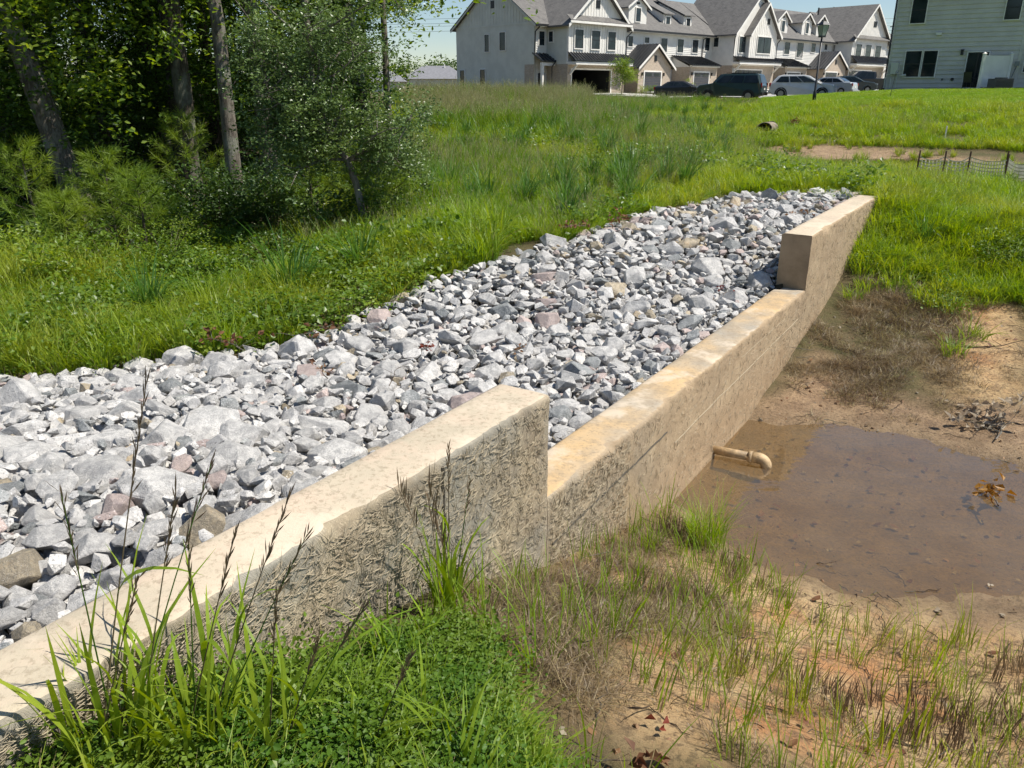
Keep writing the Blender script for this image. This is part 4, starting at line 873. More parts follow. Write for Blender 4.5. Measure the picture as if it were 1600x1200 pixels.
for i in range(9): m = MB(); m.box(-.5, .5, -.425, -.405, .06 + i * .06, .09 + i * .06); m.build('louvre', M['black'], ac)
q = np.array(RF((Sr(1512, 1.2), 1.2, .0))); ch = thing('patio_chair', 'black metal patio armchair in front of the sliding door', 'chair', (q[0], q[1], .02), rz=2.2)
m = MB(); m.box(-.25, .25, -.25, .25, .40, .43); m.build('seat', M['black'], ch); m = MB(); m.slab((-.25, .25, .42), (.25, .25, .42), (.25, .36, 1.0), (-.25, .36, 1.0), (0, .02, 0)); m.build('backrest', M['black'], ch)
for x in (-.25, .25):
    for y in (-.25, .25): m = MB(); m.cyl((x, y, 0), (x, y, .42), .018, n=6); m.build('leg', M['black'], ch)
    m = MB(); m.tube([(x, -.25, .42), (x, -.25, .65), (x, .3, .67)], [.018] * 3, 6); m.build('armrest', M['black'], ch)
m = MB(RF); m.box(Sr(1497, 1), Sr(1560, 1), .06, 2.6, -.3, .03); tag(m.build('patio_slab', M['conc_w']), kind='structure')
# distant grey houses
def far_house(cx, cy, w_, d_, hw, hr, lab):
    hroot = thing('distant_house', lab, 'house', (cx, cy, -1), group='grey roofed houses far behind the meadow'); m = MB(); m.box(-w_, w_, -d_, d_, 0, hw); m.build('wall', M['sidG'], hroot)
    m = MB(); e = .6; m.add([(-w_ - e, -d_ - e, hw), (w_ + e, -d_ - e, hw), (w_ + e, d_ + e, hw), (-w_ - e, d_ + e, hw), (-w_ * .45, 0, hr), (w_ * .45, 0, hr)], [(0, 1, 5, 4), (1, 2, 5), (2, 3, 4, 5), (3, 0, 4), (3, 2, 1, 0)]); hb('roof', m, plain('far_shingles', (.20, .20, .215), .9, scale=2), hroot)
    m = MB(); m.cyl((w_ * .3, -1, hr - 1), (w_ * .3, -1, hr + .3), .15); m.build('flue_pipe', M['trim'], hroot)
far_house(-17.0, 190, 6.5, 6, 3.2, 6.0, 'far grey hip roofed house right of the woods'); far_house(-27.5, 185, 4.2, 5, 2.6, 4.4, 'small far grey roof half hidden by the edge of the woods'); far_house(-32, 205, 6, 5, 2.8, 5.2, 'far grey roof just seen through the shrub branches')
# driveways and street
def sheet(name, pts, mat, dz=.03):
    m = MB(); m.add([(x, y, z) for x, y, z in pts], [tuple(range(len(pts)))]); bm = bmesh.new(); me = m.mesh('t', mat); bm.from_mesh(me); bmesh.ops.triangulate(bm, faces=bm.faces); 
    for _ in range(5): bmesh.ops.subdivide_edges(bm, edges=[e for e in bm.edges if e.calc_length() > 2], cuts=1); bmesh.ops.triangulate(bm, faces=bm.faces)
    for v in bm.verts: v.co.z = float(height(v.co.x, v.co.y)) + dz
    for f in bm.faces: 
        if f.normal.z < 0: f.normal_flip()
    bm.to_mesh(me); bm.free(); me.name = name; return obj(name, me, kind='structure')
hp = lambda s, t: (HF((s, t, 0))[0], HF((s, t, 0))[1], 0)
sheet('street', [hp(9, 14.5), hp(9, 21), hp(110, 21), hp(110, 14.5)], plain('street_concrete', (.36, .35, .33), .9, scale=1), .10)
for i, (a, b, tt) in enumerate(((2.0, 9, 2.95), (13.8, 18.6, 2.65), (24, 28, 2.65), (33, 40, 3.15), (44.5, 49, 2.65), (57, 62, 2.65), (66, 73, 2.95))): sheet('driveway', [hp(a, tt), hp(a, 14.8), hp(b, 14.8), hp(b, tt)], M['conc_w'], .13)
sheet('pavement', [hp(3, 11.4), hp(3, 12.6), hp(90, 12.6), hp(90, 11.4)], M['conc_w'], .16)
# ------------------------------------------------------------------ vehicles
def car(name, label, x, y, yaw, L_, W_, Hh, kind, paint, group=None, cat='car', zoff=0):
    z = float(height(x, y)) + .11 + zoff; c = thing(name, label, cat, (x, y, z), yaw, group)
    if kind == 'suv': side = [(-.5, .28), (-.5, .55), (-.49, .62), (-.44, .97), (-.40, 1.0), (.08, 1.0), (.14, .98), (.25, .66), (.46, .58), (.5, .48), (.5, .24), (.42, .18), (-.45, .18)]; gl = [(-.455, .66), (-.415, .93), (.09, .94), (.215, .67)]; ro = (-.40, .10)
    elif kind == 'pickup': side = [(-.5, .3), (-.5, .64), (-.12, .66), (-.11, .95), (.1, 1.0), (.16, .97), (.26, .68), (.47, .6), (.5, .5), (.5, .24), (.42, .18), (-.45, .18)]; gl = [(-.09, .68), (-.08, .92), (.11, .94), (.22, .69)]; ro = (-.1, .12)
    elif kind == 'cross': side = [(-.5, .3), (-.495, .58), (-.47, .66), (-.38, .95), (-.3, 1.0), (.02, .99), (.1, .95), (.27, .67), (.45, .58), (.5, .45), (.5, .22), (.42, .14), (-.45, .16)]; gl = [(-.42, .68), (-.34, .92), (.02, .93), (.22, .68)]; ro = (-.32, .04)
    else: side = [(-.5, .32), (-.495, .62), (-.47, .70), (-.36, .73), (-.24, .96), (-.16, 1.0), (.02, 1.0), (.08, .97), (.24, .70), (.44, .60), (.5, .45), (.5, .22), (.42, .14), (-.45, .16)]; gl = [(-.33, .73), (-.21, .93), (.04, .94), (.20, .71)]; ro = (-.18, .03)
    # body: lofted side outline, narrowing above the belt line
    yy = [-.5, -.46, -.3, 0, .3, .46, .5]; bm = bmesh.new(); rings = []
    for q in yy:
        r = []; e = abs(q) > .4
        for (a, b) in side:
            tum = 1 - .20 * max(0, (b - .62)) / .38 * 1.0; bb = b - (.015 if abs(q) > .49 else 0); r.append(bm.verts.new((a * L_ * (1 - (.03 if e else 0) * (abs(q) > .49)), q * W_ * tum, bb * Hh)))
        rings.append(r)
    n = len(side)
    for i in range(len(yy) - 1):
        for j in range(n): bm.faces.new((rings[i][j], rings[i][(j + 1) % n], rings[i + 1][(j + 1) % n], rings[i + 1][j]))
    bm.faces.new(rings[0]); bm.faces.new(rings[-1][::-1]); bmesh.ops.recalc_face_normals(bm, faces=bm.faces); bmesh.ops.bevel(bm, geom=[e for e in bm.edges if e.calc_face_angle(0) > .5], offset=.035, segments=2, affect='EDGES')
    me = bpy.data.meshes.new('body'); bm.to_mesh(me); bm.free(); me.materials.append(paint); obj('body', me, c)
    tum = lambda b: 1 - .20 * max(0, (b - .62)) / .38
    for sg in (-1, 1):
        cuts = [0, .36, .68, 1] if kind != 'pickup' else [0, .5, 1]
        for k in range(len(cuts) - 1):
            def gp(f, top):
                a0, b0 = gl[0]; a1, b1 = gl[1]; a2, b2 = gl[2]; a3, b3 = gl[3]
                return (a1 + (a2 - a1) * f, b1 + (b2 - b1) * f) if top else (a0 + (a3 - a0) * f, b0 + (b3 - b0) * f)
            q = [gp(cuts[k] + .015, 0), gp(cuts[k + 1] - .015, 0), gp(cuts[k + 1] - .015, 1), gp(cuts[k] + .015, 1)]
            m = MB(); m.prism([(a * L_, sg * (.5 * W_ * tum(b) + .004), b * Hh) for a, b in q], (0, sg * .012, 0)); m.build('side_window', M['glass'], c)
        m = MB(); m.box(gl[3][0] * L_ - .12, gl[3][0] * L_ + .06, sg * W_ * .52 - .1, sg * W_ * .52 + .1, .64 * Hh, .72 * Hh); m.build('door_mirror', paint, c, bev=.02)
        for k, a in enumerate((-.31, .31)):
            wr = .185 * Hh if kind in ('suv', 'pickup') else .2 * Hh; m = MB(); y0 = sg * (W_ * .5 - .2); m.cyl((a * L_, y0, wr), (a * L_, sg * (W_ * .5 + .02), wr), wr, n=20); wo = m.build('wheel', plain('tyre', (.02, .02, .02), .85), c)
            m = MB(); m.cyl((a * L_, sg * (W_ * .5 + .015), wr), (a * L_, sg * (W_ * .5 + .035), wr), wr * .62, n=16); m.build('rim', plain('alloy_rim', (.4, .41, .42), .35, .7), wo)
            m = MB(); m.tube([(a * L_ + (wr + .07) * math.cos(t), sg * (W_ * .5 + .006), wr + (wr + .07) * math.sin(t)) for t in np.linspace(-.2, math.pi + .2, 12)], [.05] * 12, 5); m.build('wheel_arch', M['black'] if kind != 'sedan' else paint, c)
        m = MB(); m.box(-.5 * L_ - .01, -.49 * L_ + .06, sg * W_ * .46 - .07, sg * W_ * .46 + .04, .50 * Hh, .66 * Hh); m.build('tail_light', plain('tail_lens', (.35, .015, .015), .25), c)
        m = MB(); m.box(.475 * L_, .497 * L_ + .01, sg * W_ * .40 - .14, sg * W_ * .40 + .12, .46 * Hh, .55 * Hh); m.build('headlight', plain('head_lens', (.6, .62, .64), .15), c)
        if kind == 'suv': m = MB(); m.tube([(-.38 * L_, sg * W_ * .36, Hh + .05), (.06 * L_, sg * W_ * .36, Hh + .05)], [.025] * 2, 6); m.build('roof_rail', M['black'], c)
    # windscreen and rear glass
    if kind in ('suv', 'cross', 'sedan'):
        fr = {'suv': [(.145, .97), (.245, .68)], 'cross': [(.105, .94), (.262, .685)], 'sedan': [(.085, .96), (.235, .715)]}[kind]; rr_ = {'suv': [(-.442, .955), (-.486, .65)], 'cross': [(-.385, .94), (-.465, .68)], 'sedan': [(-.245, .95), (-.35, .745)]}[kind]
    else: fr = [(.165, .95), (.255, .70)]; rr_ = [(-.115, .93), (-.122, .70)]
    for nm, qq, sg in (('windscreen', fr, 1), ('rear_window', rr_, -1)):
        (a, b), (e, f) = qq; m = MB(); m.prism([(a * L_, -.42 * W_ * tum(b), b * Hh), (a * L_, .42 * W_ * tum(b), b * Hh), (e * L_, .45 * W_ * tum(f), f * Hh), (e * L_, -.45 * W_ * tum(f), f * Hh)], (sg * .02, 0, .02)); m.build(nm, M['glass'], c)
    for sg, nm in ((-1, 'rear_bumper'), (1, 'front_bumper')): m = MB(); m.box(sg * .5 * L_ - .06, sg * .5 * L_ + .05, -.46 * W_, .46 * W_, .2 * Hh, .32 * Hh); m.build(nm, M['black'] if kind in ('suv', 'pickup') else paint, c, bev=.02)
    if kind != 'pickup': m = MB(); m.box(-.5 * L_ - .02, -.5 * L_ + .02, -.16, .16, .40 * Hh, .47 * Hh); m.build('number_plate', M['trim'], c)
    return c
def paintm(n, c): t = NT(n); return t.pbr(t.mix(t.ramp(t.noise(2), .3, .7), c, tuple(x * .9 for x in c)), .3, spec=.5, Coat_Weight=.8)
def at(px, Y): return (px - 800) / 1313.2 * Y, Y
def yw(d): return math.atan2(HSY, HSX) + math.radians(d)
x, y = at(1143, 65); car('parked_suv', 'dark green SUV parked tail towards the meadow left of the white car', x, y, 2.62, 5.0, 2.0, 1.93, 'suv', paintm('green_paint', (.022, .05, .047)), 'cars parked along the street')
x, y = at(1254, 63.5); car('parked_crossover', 'white crossover car parked right of the green SUV', x, y, -.42, 4.7, 1.9, 1.66, 'cross', paintm('white_paint', (.78, .78, .77)), 'cars parked along the street')
x, y = at(1065, 74); car('parked_sedan', 'charcoal sedan parked before the brick garages left of the green SUV', x, y, -.35, 4.6, 1.8, 1.42, 'sedan', paintm('charcoal_paint', (.035, .036, .04)), 'cars parked along the street')
x, y = at(1292, 72); car('parked_sedan', 'silver blue sedan partly hidden behind the white crossover', x, y, 2.5, 4.6, 1.8, 1.40, 'sedan', paintm('silver_paint', (.42, .46, .50)), 'cars parked along the street', zoff=.15)
x, y = at(1326, 76); car('parked_sedan', 'dark teal sedan parked behind the lawn crest right of the lamp post', x, y, -.2, 4.5, 1.8, 1.42, 'sedan', paintm('teal_paint', (.03, .055, .065)), 'cars parked along the street', zoff=.25)
x, y = at(1352, 78); car('parked_pickup', 'dark pickup truck parked nearest the sage grey house', x, y, 2.9, 5.4, 2.0, 1.9, 'pickup', paintm('graphite_paint', (.025, .03, .033)), 'cars parked along the street', cat='truck', zoff=.2)
# lamp post
x, y, z = 16.6, 46, float(height(16.6, 46)); lp = thing('street_lamp', 'tall black street lamp with a glass lantern on the lawn edge', 'street lamp', (x, y, z), rz=.4); hL_ = 4.0
m = MB(); m.tube([(0, 0, 0), (0, 0, .5), (0, 0, .55), (0, 0, 3.25)], [.11, .09, .06, .045], 12); m.build('post', M['black'], lp, True)
m = MB(); m.add([(-.12, -.12, 3.3), (.12, -.12, 3.3), (.12, .12, 3.3), (-.12, .12, 3.3), (-.21, -.21, 3.8), (.21, -.21, 3.8), (.21, .21, 3.8), (-.21, .21, 3.8)], [(0, 1, 5, 4), (1, 2, 6, 5), (2, 3, 7, 6), (3, 0, 4, 7)]); m.build('lantern_glass', plain('lantern_glass', (.35, .36, .36), .1), lp)
m = MB(); 
for a in (-1, 1):
    for b in (-1, 1): m.cyl((a * .12, b * .12, 3.28), (a * .22, b * .22, 3.82), .014, n=4)
m.box(-.14, .14, -.14, .14, 3.22, 3.3); m.build('lantern_frame', M['black'], lp)
m = MB(); m.add([(-.26, -.26, 3.82), (.26, -.26, 3.82), (.26, .26, 3.82), (-.26, .26, 3.82), (-.09, -.09, 4.0), (.09, -.09, 4.0), (.09, .09, 4.0), (-.09, .09, 4.0)], [(0, 1, 5, 4), (1, 2, 6, 5), (2, 3, 7, 6), (3, 0, 4, 7), (4, 5, 6, 7), (3, 2, 1, 0)]); m.cyl((0, 0, 4.0), (0, 0, 4.18), .03, .008); m.build('lantern_cap', M['black'], lp)
# power line
pw = thing('power_line', 'four thin overhead wires crossing the sky between the woods and the white houses', 'power line', (-70, 150, 0))
for i, (z, dy) in enumerate(((11.6, 0), (10.9, .8), (10.4, 0), (9.6, .4))):
    pts = [(140 * f, dy + 8 * f, z + .6 - 2.2 * 4 * (f * 2 % 1) * (1 - (f * 2 % 1)) * .35) for f in np.linspace(0, 1, 41)]; m = MB(); m.tube(pts, [.022] * 41, 4); m.build('wire', M['black'], pw)
for k, f in enumerate((0, .5, 1)):
    ppx, ppy = -70 + 140 * f, 150 + 8 * f + .4; po = thing('utility_pole', ['wooden utility pole hidden beyond the woods on the left', 'wooden utility pole beyond the white townhouses', 'wooden utility pole far behind the row'][k], 'pole', (ppx, ppy, -1.2)); m = MB(); m.cyl((0, 0, 0), (0, 0, 12.2), .16, .11, 10); m.build('post', M['bark_dk'], po); m = MB(); m.box(-.06, .06, -1, 1.2, 12.0, 12.15); m.build('crossarm', M['bark_dk'], po)
# shepherd hook, culvert, stakes, hydrant
x, y = at(1396, 44); z = float(height(x, y)); sh = thing('garden_hook', 'thin black shepherd hook standing in the lawn before the grey house', 'garden hook', (x, y, z)); m = MB(); m.tube([(-.12, 0, 0), (0, 0, 1.25), (.05, 0, 1.32), (.1, 0, 1.25), (.08, 0, 1.15)], [.012] * 5, 6); m.build('rod', M['black'], sh); m = MB(); m.cyl((-.06, 0, .25), (.1, 0, .3), .008, n=4); m.build('foot_bar', M['black'], sh)
x, y = at(903.5, 76); z = float(height(x, y)); fh = thing('fire_hydrant', 'small red fire hydrant in the tall grass before the open garage', 'fire hydrant', (x, y, z + .1)); rd = plain('hydrant_red', (.30, .035, .025), .5)
m = MB(); m.tube([(0, 0, 0), (0, 0, .08), (0, 0, .1), (0, 0, .62), (0, 0, .68), (0, 0, .8), (0, 0, .88)], [.2, .2, .14, .14, .19, .14, .04], 14); m.build('barrel', rd, fh); m = MB(); m.cyl((-.24, 0, .5), (.24, 0, .5), .07); m.cyl((0, -.24, .48), (0, 0, .48), .09); m.build('outlets', rd, fh)
g_ = G(1192, 212); cu = thing('culvert_pipe', 'rusty corrugated culvert end lying in the tall grass beside the basin', 'culvert', (g_[0], g_[1], g_[2] + .20), rz=-.6)
cm_ = plain('weathered_galvanised', (.20, .165, .12), .8, .1, var=.5, scale=5)
nn = 28; rgs = []; 
for i in range(15): rgs.append((i * .055, .30 + .014 * (i % 2)))
bm = bmesh.new(); rr2 = []
for (d, r0) in rgs + [(q[0], q[1] - .025) for q in rgs[::-1]]: rr2.append([bm.verts.new((r0 * math.cos(a) , d + .12 * math.sin(a) * (d < .1), r0 * .8 * math.sin(a))) for a in np.arange(nn) * 2 * math.pi / nn])
for i in range(len(rr2)):
    for j in range(nn): bm.faces.new((rr2[i][j], rr2[i][(j + 1) % nn], rr2[(i + 1) % len(rr2)][(j + 1) % nn], rr2[(i + 1) % len(rr2)][j]))
bmesh.ops.recalc_face_normals(bm, faces=bm.faces); me = bpy.data.meshes.new('barrel'); bm.to_mesh(me); bm.free(); me.materials.append(cm_); obj('barrel', me, cu)
m = MB(); m.cyl((0, .75, 0), (0, .8, 0), .27, n=20); m.build('bore_shade', M['dark'], cu)  # black disc set across the bore, standing for the shade inside
# baffle nets in the basin
rust = plain('rusty_stake', (.09, .04, .03), .8); nb = 0
def net(pts, label, hz=.42):
    q = [G(*p) for p in pts]; r = thing('erosion_net', label, 'net fence', q[0], group=None); o = np.array(q[0])
    for k, p in enumerate(q):
        m = MB(); dx = (k % 3 - 1) * .03; m.box(p[0] - o[0] - .010, p[0] - o[0] + .010, p[1] - o[1] - .010, p[1] - o[1] + .010, p[2] - o[2] - .1, p[2] - o[2] + hz + .10); m.build('stake', rust, r)
    for k in range(len(q) - 1):
        a, b = np.array(q[k]) - o, np.array(q[k + 1]) - o; L = np.linalg.norm(b - a); m = MB(); n1 = int(L / .055); 
        sag = lambda f: -.07 * 4 * f * (1 - f) * (1 + .3 * math.sin(k * 2.3))
        for i in range(n1 + 1): f = i / n1; c0 = a + (b - a) * f; m.slab((c0[0], c0[1], c0[2] + sag(f) * .4), (c0[0] + .016, c0[1], c0[2] + sag(f) * .4), (c0[0] + .018, c0[1] + .02, c0[2] + hz + sag(f)), (c0[0], c0[1] + .02, c0[2] + hz + sag(f)), (0, .006, 0))
        for j in range(8):
            for i in range(8): f, g2 = i / 8, (i + 1) / 8; c0 = a + (b - a) * f; c1 = a + (b - a) * g2; z0 = c0[2] + .01 + sag(f) * (.4 + j * .08) + hz * j / 7.2; z1 = c1[2] + .01 + sag(g2) * (.4 + j * .08) + hz * j / 7.2; m.slab((c0[0], c0[1] - .004, z0), (c1[0], c1[1] - .004, z1), (c1[0], c1[1] - .004, z1 + .014), (c0[0], c0[1] - .004, z0 + .014), (0, .004, 0))
        m.build('net_panel', M['net'], r, kind='stuff')
M['net'] = plain('coir_net', (.68, .62, .50), .9)
net([(1430, 282), (1470, 284), (1508, 285), (1566, 292)], 'upright pale coir net baffle with dark stakes nearest the grass crest'); net([(1566, 285), (1598, 298), (1640, 312)], 'slumped net baffle end with a leaning rusty stake at the right edge')
x, y, z = G(1476, 218); ws = thing('survey_stake', 'small white survey stake on the bank above the basin', 'stake', (x, y, z)); m = MB(); m.box(-.02, .02, -.01, .01, 0, .38); m.box(-.022, .022, -.012, .012, .38, .43); m.build('post', M['trim'], ws)
# ------------------------------------------------------------------ grass and scatter
def blades(n, h, spread, w_, lean=.5, segs=4, hv=.35, droop=.5, seed=0, base_lean=0):
    r = np.random.default_rng(seed); a = r.uniform(0, 2 * math.pi, n); rad = spread * np.sqrt(r.random(n)); bx = rad * np.cos(a); by = rad * np.sin(a)
    hh = h * (1 - hv + 2 * hv * r.random(n) ** 1.5) ; az = a + r.normal(0, .9, n); ln = np.abs(r.normal(lean, lean * .5, n)); wd = w_ * r.uniform(.6, 1.3, n); tw = r.uniform(0, math.pi, n); t = np.linspace(0, 1, segs + 1)
    hor = ln[:, None] * hh[:, None] * t ** 1.8; z = hh[:, None] * (t - droop * r.random(n)[:, None] * t ** 3 * .9)
    x = bx[:, None] + np.cos(az)[:, None] * hor; y = by[:, None] + np.sin(az)[:, None] * hor
    prof = np.where(t < .25, .7 + 1.2 * t, 1 - ((t - .25) / .75) ** 2 * .97); px_ = -np.sin(az + .5 * np.cos(tw)); py_ = np.cos(az + .5 * np.cos(tw))
    ww = wd[:, None] * prof * .5; L = np.stack([x - px_[:, None] * ww, y - py_[:, None] * ww, z], -1); Rr = np.stack([x + px_[:, None] * ww, y + py_[:, None] * ww, z + ww * .4], -1)
    V = np.stack([L, Rr], 2).reshape(-1, 3); k = np.arange(n)[:, None] * (segs + 1) * 2; f = np.array([[i * 2, i * 2 + 1, i * 2 + 3, i * 2 + 2] for i in range(segs)])
    return V, (k[:, :, None] + f[None]).reshape(-1, 4)
def seeds(n, h, seed=0, lean=.25, r0=.05, n_sp=14, ln=.10):     # grass stalks with feathery heads, quads
    r = np.random.default_rng(seed); Vs = []; Fs = []; k = 0
    for i in range(n):
        a = r.uniform(0, 6.28); b = np.array([r.normal(0, r0), r.normal(0, r0), 0]); hh = h * r.uniform(.7, 1.15); le = lean * r.uniform(.3, 1.4); d = np.array([math.cos(a) * le, math.sin(a) * le, 1])
        pts = [b + d * hh * t + np.array([math.cos(a), math.sin(a), 0]) * .12 * hh * t ** 3 for t in np.linspace(0, 1, 6)]; w0 = .0016 + .0006 * h
        V, Fq = tube(pts, [w0 * (1 - .5 * t) for t in np.linspace(0, 1, 6)], 3); Vs.append(V); Fs.append(Fq + k); k += len(V)
        for j in range(n_sp):
            t = 1 - .32 * (j / n_sp); c = b + d * hh * t + np.array([math.cos(a), math.sin(a), 0]) * .12 * hh * t ** 3; aa = r.uniform(0, 6.28); dd = np.array([math.cos(aa) * .32, math.sin(aa) * .32, 1]); dd /= np.linalg.norm(dd); L = ln * r.uniform(.5, 1); s = np.cross(dd, [0, 0, 1]); s = s / (np.linalg.norm(s) + 1e-6) * (.0022 + .0014 * h)
            Vs.append(np.array([c, c + dd * L * .5 + s, c + dd * L, c + dd * L * .5 - s])); Fs.append(np.array([[k, k + 1, k + 2, k + 3]])); k += 4
    return np.concatenate(Vs), np.concatenate(Fs)
def leafset(Cn, size, seed=0, up=.5, fold=.25, asp=.55):
    """one folded pointed leaf (2 quads) per centre"""
    r = np.random.default_rng(seed); n = len(Cn); d = r.normal(0, 1, (n, 3)); d[:, 2] *= .5; d /= np.linalg.norm(d, axis=1)[:, None]
    nn = r.normal(0, 1, (n, 3)) * .75; nn[:, 2] = np.abs(nn[:, 2]) + up; s = np.cross(d, nn); s /= np.linalg.norm(s, axis=1)[:, None] + 1e-6; q = np.cross(s, d)
    sz = (size * r.uniform(.6, 1.25, n))[:, None]; b = Cn; t = b + d * sz; m1 = b + d * sz * .38
    l = m1 - s * sz * asp * .5 + q * sz * fold * .4; rr_ = m1 + s * sz * asp * .5 + q * sz * fold * .4; l2 = b + d * sz * .75 - s * sz * asp * .28 + q * sz * fold * .15 ; r2 = b + d * sz * .75 + s * sz * asp * .28 + q * sz * fold * .15
    V = np.stack([b, l, l2, t, r2, rr_], 1).reshape(-1, 3); k = np.arange(n)[:, None] * 6
    return V, np.concatenate([k + np.array([[0, 3, 2, 1]]), k + np.array([[0, 5, 4, 3]])])
def joinm(parts):      # parts: (V,F,matindex)
    Vs, Fs, Ms, k = [], [], [], 0
    for V, Fq, m in parts: Vs.append(V); Fs.append(Fq + k); Ms.append(np.full(len(Fq), m)); k += len(V)
    return np.concatenate(Vs), np.concatenate(Fs), np.concatenate(Ms)
def proto(name, parts, mats):
    V, Fq, mi = joinm(parts); return bpy.data.objects.new(name, mesh_np(name, V, Fq, [M[m] for m in mats], False, mi=mi))
def nodegroup(protos):
    ng = bpy.data.node_groups.new('scatter', 'GeometryNodeTree'); ng.interface.new_socket('Geometry', in_out='INPUT', socket_type='NodeSocketGeometry'); ng.interface.new_socket('Geometry', in_out='OUTPUT', socket_type='NodeSocketGeometry')
    gi = ng.nodes.new('NodeGroupInput'); go = ng.nodes.new('NodeGroupOutput'); ip = ng.nodes.new('GeometryNodeInstanceOnPoints'); j = ng.nodes.new('GeometryNodeJoinGeometry')
    for p in protos:
        oi = ng.nodes.new('GeometryNodeObjectInfo'); oi.inputs['Object'].default_value = p; oi.inputs['As Instance'].default_value = True; ng.links.new(oi.outputs['Geometry'], j.inputs[0])
    def at_(nm, ty): a = ng.nodes.new('GeometryNodeInputNamedAttribute'); a.data_type = ty; a.inputs['Name'].default_value = nm; return a.outputs[0]
    ng.links.new(gi.outputs[0], ip.inputs['Points']); ng.links.new(j.outputs[0], ip.inputs['Instance']); ip.inputs['Pick Instance'].default_value = True
    ng.links.new(at_('vi', 'INT'), ip.inputs['Instance Index']); ng.links.new(at_('rt', 'FLOAT_VECTOR'), ip.inputs['Rotation']); ng.links.new(at_('sc', 'FLOAT_VECTOR'), ip.inputs['Scale'])
    ng.links.new(ip.outputs[0], go.inputs[0]); return ng
def scatter(name, x, y, protos, sc, label, cat, tilt=.12, seed=0, dz=0, flat=False, z=None):
    n = len(x); 
    if n == 0: return
    r = np.random.default_rng(seed); z = (height(x, y) if z is None else z) + dz; m = bpy.data.meshes.new(name); m.vertices.add(n); m.vertices.foreach_set('co', np.stack([x, y, z], 1).astype(np.float32).ravel())
    a = m.attributes.new('vi', 'INT', 'POINT'); a.data.foreach_set('value', r.integers(0, len(protos), n).astype(np.int32))
    a = m.attributes.new('rt', 'FLOAT_VECTOR', 'POINT'); rt = np.stack([r.normal(0, tilt, n), r.normal(0, tilt, n), r.uniform(0, 6.28, n)], 1).astype(np.float32); a.data.foreach_set('vector', rt.ravel())
    sc = np.broadcast_to(np.asarray(sc, float), (n,)) * r.uniform(.75, 1.25, n); a = m.attributes.new('sc', 'FLOAT_VECTOR', 'POINT'); s3 = np.stack([sc, sc, sc * r.uniform(.8, 1.2, n)], 1).astype(np.float32); a.data.foreach_set('vector', s3.ravel())
    o = obj(name, m, label=label, cat=cat, kind='stuff'); md = o.modifiers.new('scatter', 'NODES'); md.node_group = nodegroup(protos); return o
def pts_in(n, x0, x1, y0, y1, seed, near=None):
    r = np.random.default_rng(seed); return r.uniform(x0, x1, n), r.uniform(y0, y1, n)
def pts_fan(n, d0, d1, a0, a1, seed, pw=1.0):     # area density falls with distance from where people stand
    r = np.random.default_rng(seed); u = r.random(n); e = 2 - pw; d = (d0 ** e + (d1 ** e - d0 ** e) * u) ** (1 / e); a = np.radians(r.uniform(a0, a1, n)); return d * np.sin(a), d * np.cos(a)
def keep(m, *a): return [q[m] for q in a]

gt = [proto('tuft', [(*blades(46, .40, .10, .010, .45, 4, .35, .5, 10 + i), 0), (*blades(16, .30, .11, .009, .6, 3, .35, .6, 20 + i), 1), (*blades(3, .32, .1, .006, .7, 3, .3, .6, 25 + i), 2)], ['grass', 'grass_mid', 'grass_dry']) for i in range(4)]
gk = [proto('tall_tuft', [(*blades(40, .80, .09, .014, .36, 5, .3, .55, 30 + i), 0), (*blades(20, .6, .1, .012, .5, 4, .3, .6, 40 + i), 1), (*seeds(3, .95, 45 + i, .15), 2)], ['grass_mid', 'grass', 'seed']) for i in range(3)]
gb = [proto('blue_tuft', [(*blades(70, .80, .12, .017, .40, 5, .3, .7, 50 + i), 0), (*blades(14, .5, .1, .012, .5, 4, .3, .6, 60 + i), 1)], ['grass_blue', 'grass']) for i in range(3)]
gsd = [proto('seeding_tuft', [(*blades(26, .6, .10, .009, .35, 4, .3, .5, 70 + i), 0), (*seeds(7, .85, 80 + i, .2, .09, 9, .07), 1), (*blades(12, .5, .1, .008, .5, 3, .3, .6, 85 + i), 2)], ['grass', 'seed', 'grass_dry']) for i in range(3)]
gs = [proto('short_tuft', [(*blades(30, .13, .08, .005, .7, 3, .4, .5, 90 + i), 0), (*blades(12, .11, .08, .005, .9, 3, .4, .5, 95 + i), 1)], ['grass', 'grass_mid']) for i in range(4)]
gl_ = [proto('lawn_tuft', [(*blades(40, .09, .16, .008, .5, 2, .3, .3, 100 + i), 0)], ['lawn']) for i in range(2)]
gd = [proto('dead_tuft', [(*blades(34, .085, .09, .0035, 1.3, 3, .4, .8, 110 + i), 0), (*blades(14, .08, .09, .0035, 1.1, 3, .4, .7, 115 + i), 1)], ['grass_dead', 'grass_dry']) for i in range(4)]
gst = [proto('stubble', [(*blades(12, .11, .035, .004, .18, 2, .4, .05, 120 + i), 0)], ['grass_dead']) for i in range(3)]
gw = [proto('thin_blades', [(*blades(6, .24, .04, .005, .30, 4, .4, .3, 130 + i), 0), (*blades(4, .16, .05, .004, .5, 3, .4, .3, 135 + i), 1)], ['grass', 'grass_dry']) for i in range(4)]
def forb(i, mat='clover', n=60, rad=.10, h=.06, sz=.016):
    r = np.random.default_rng(200 + i); c = np.stack([r.normal(0, rad * .6, n), r.normal(0, rad * .6, n), r.uniform(.1, 1, n) * h], 1); return leafset(c, sz, 210 + i, 1.2, .2, .75)
gc = [proto('clover', [(*forb(i, n=130, rad=.11, h=.07 + .02 * i, sz=.010 + .002 * i), 0), (*blades(4, .10, .09, .004, .8, 3, .4, .5, 150 + i), 1), (*blades(5, .07, .1, .003, 1.2, 3, .4, .6, 155 + i), 2)], ['clover', 'grass', 'grass_dry']) for i in range(4)]
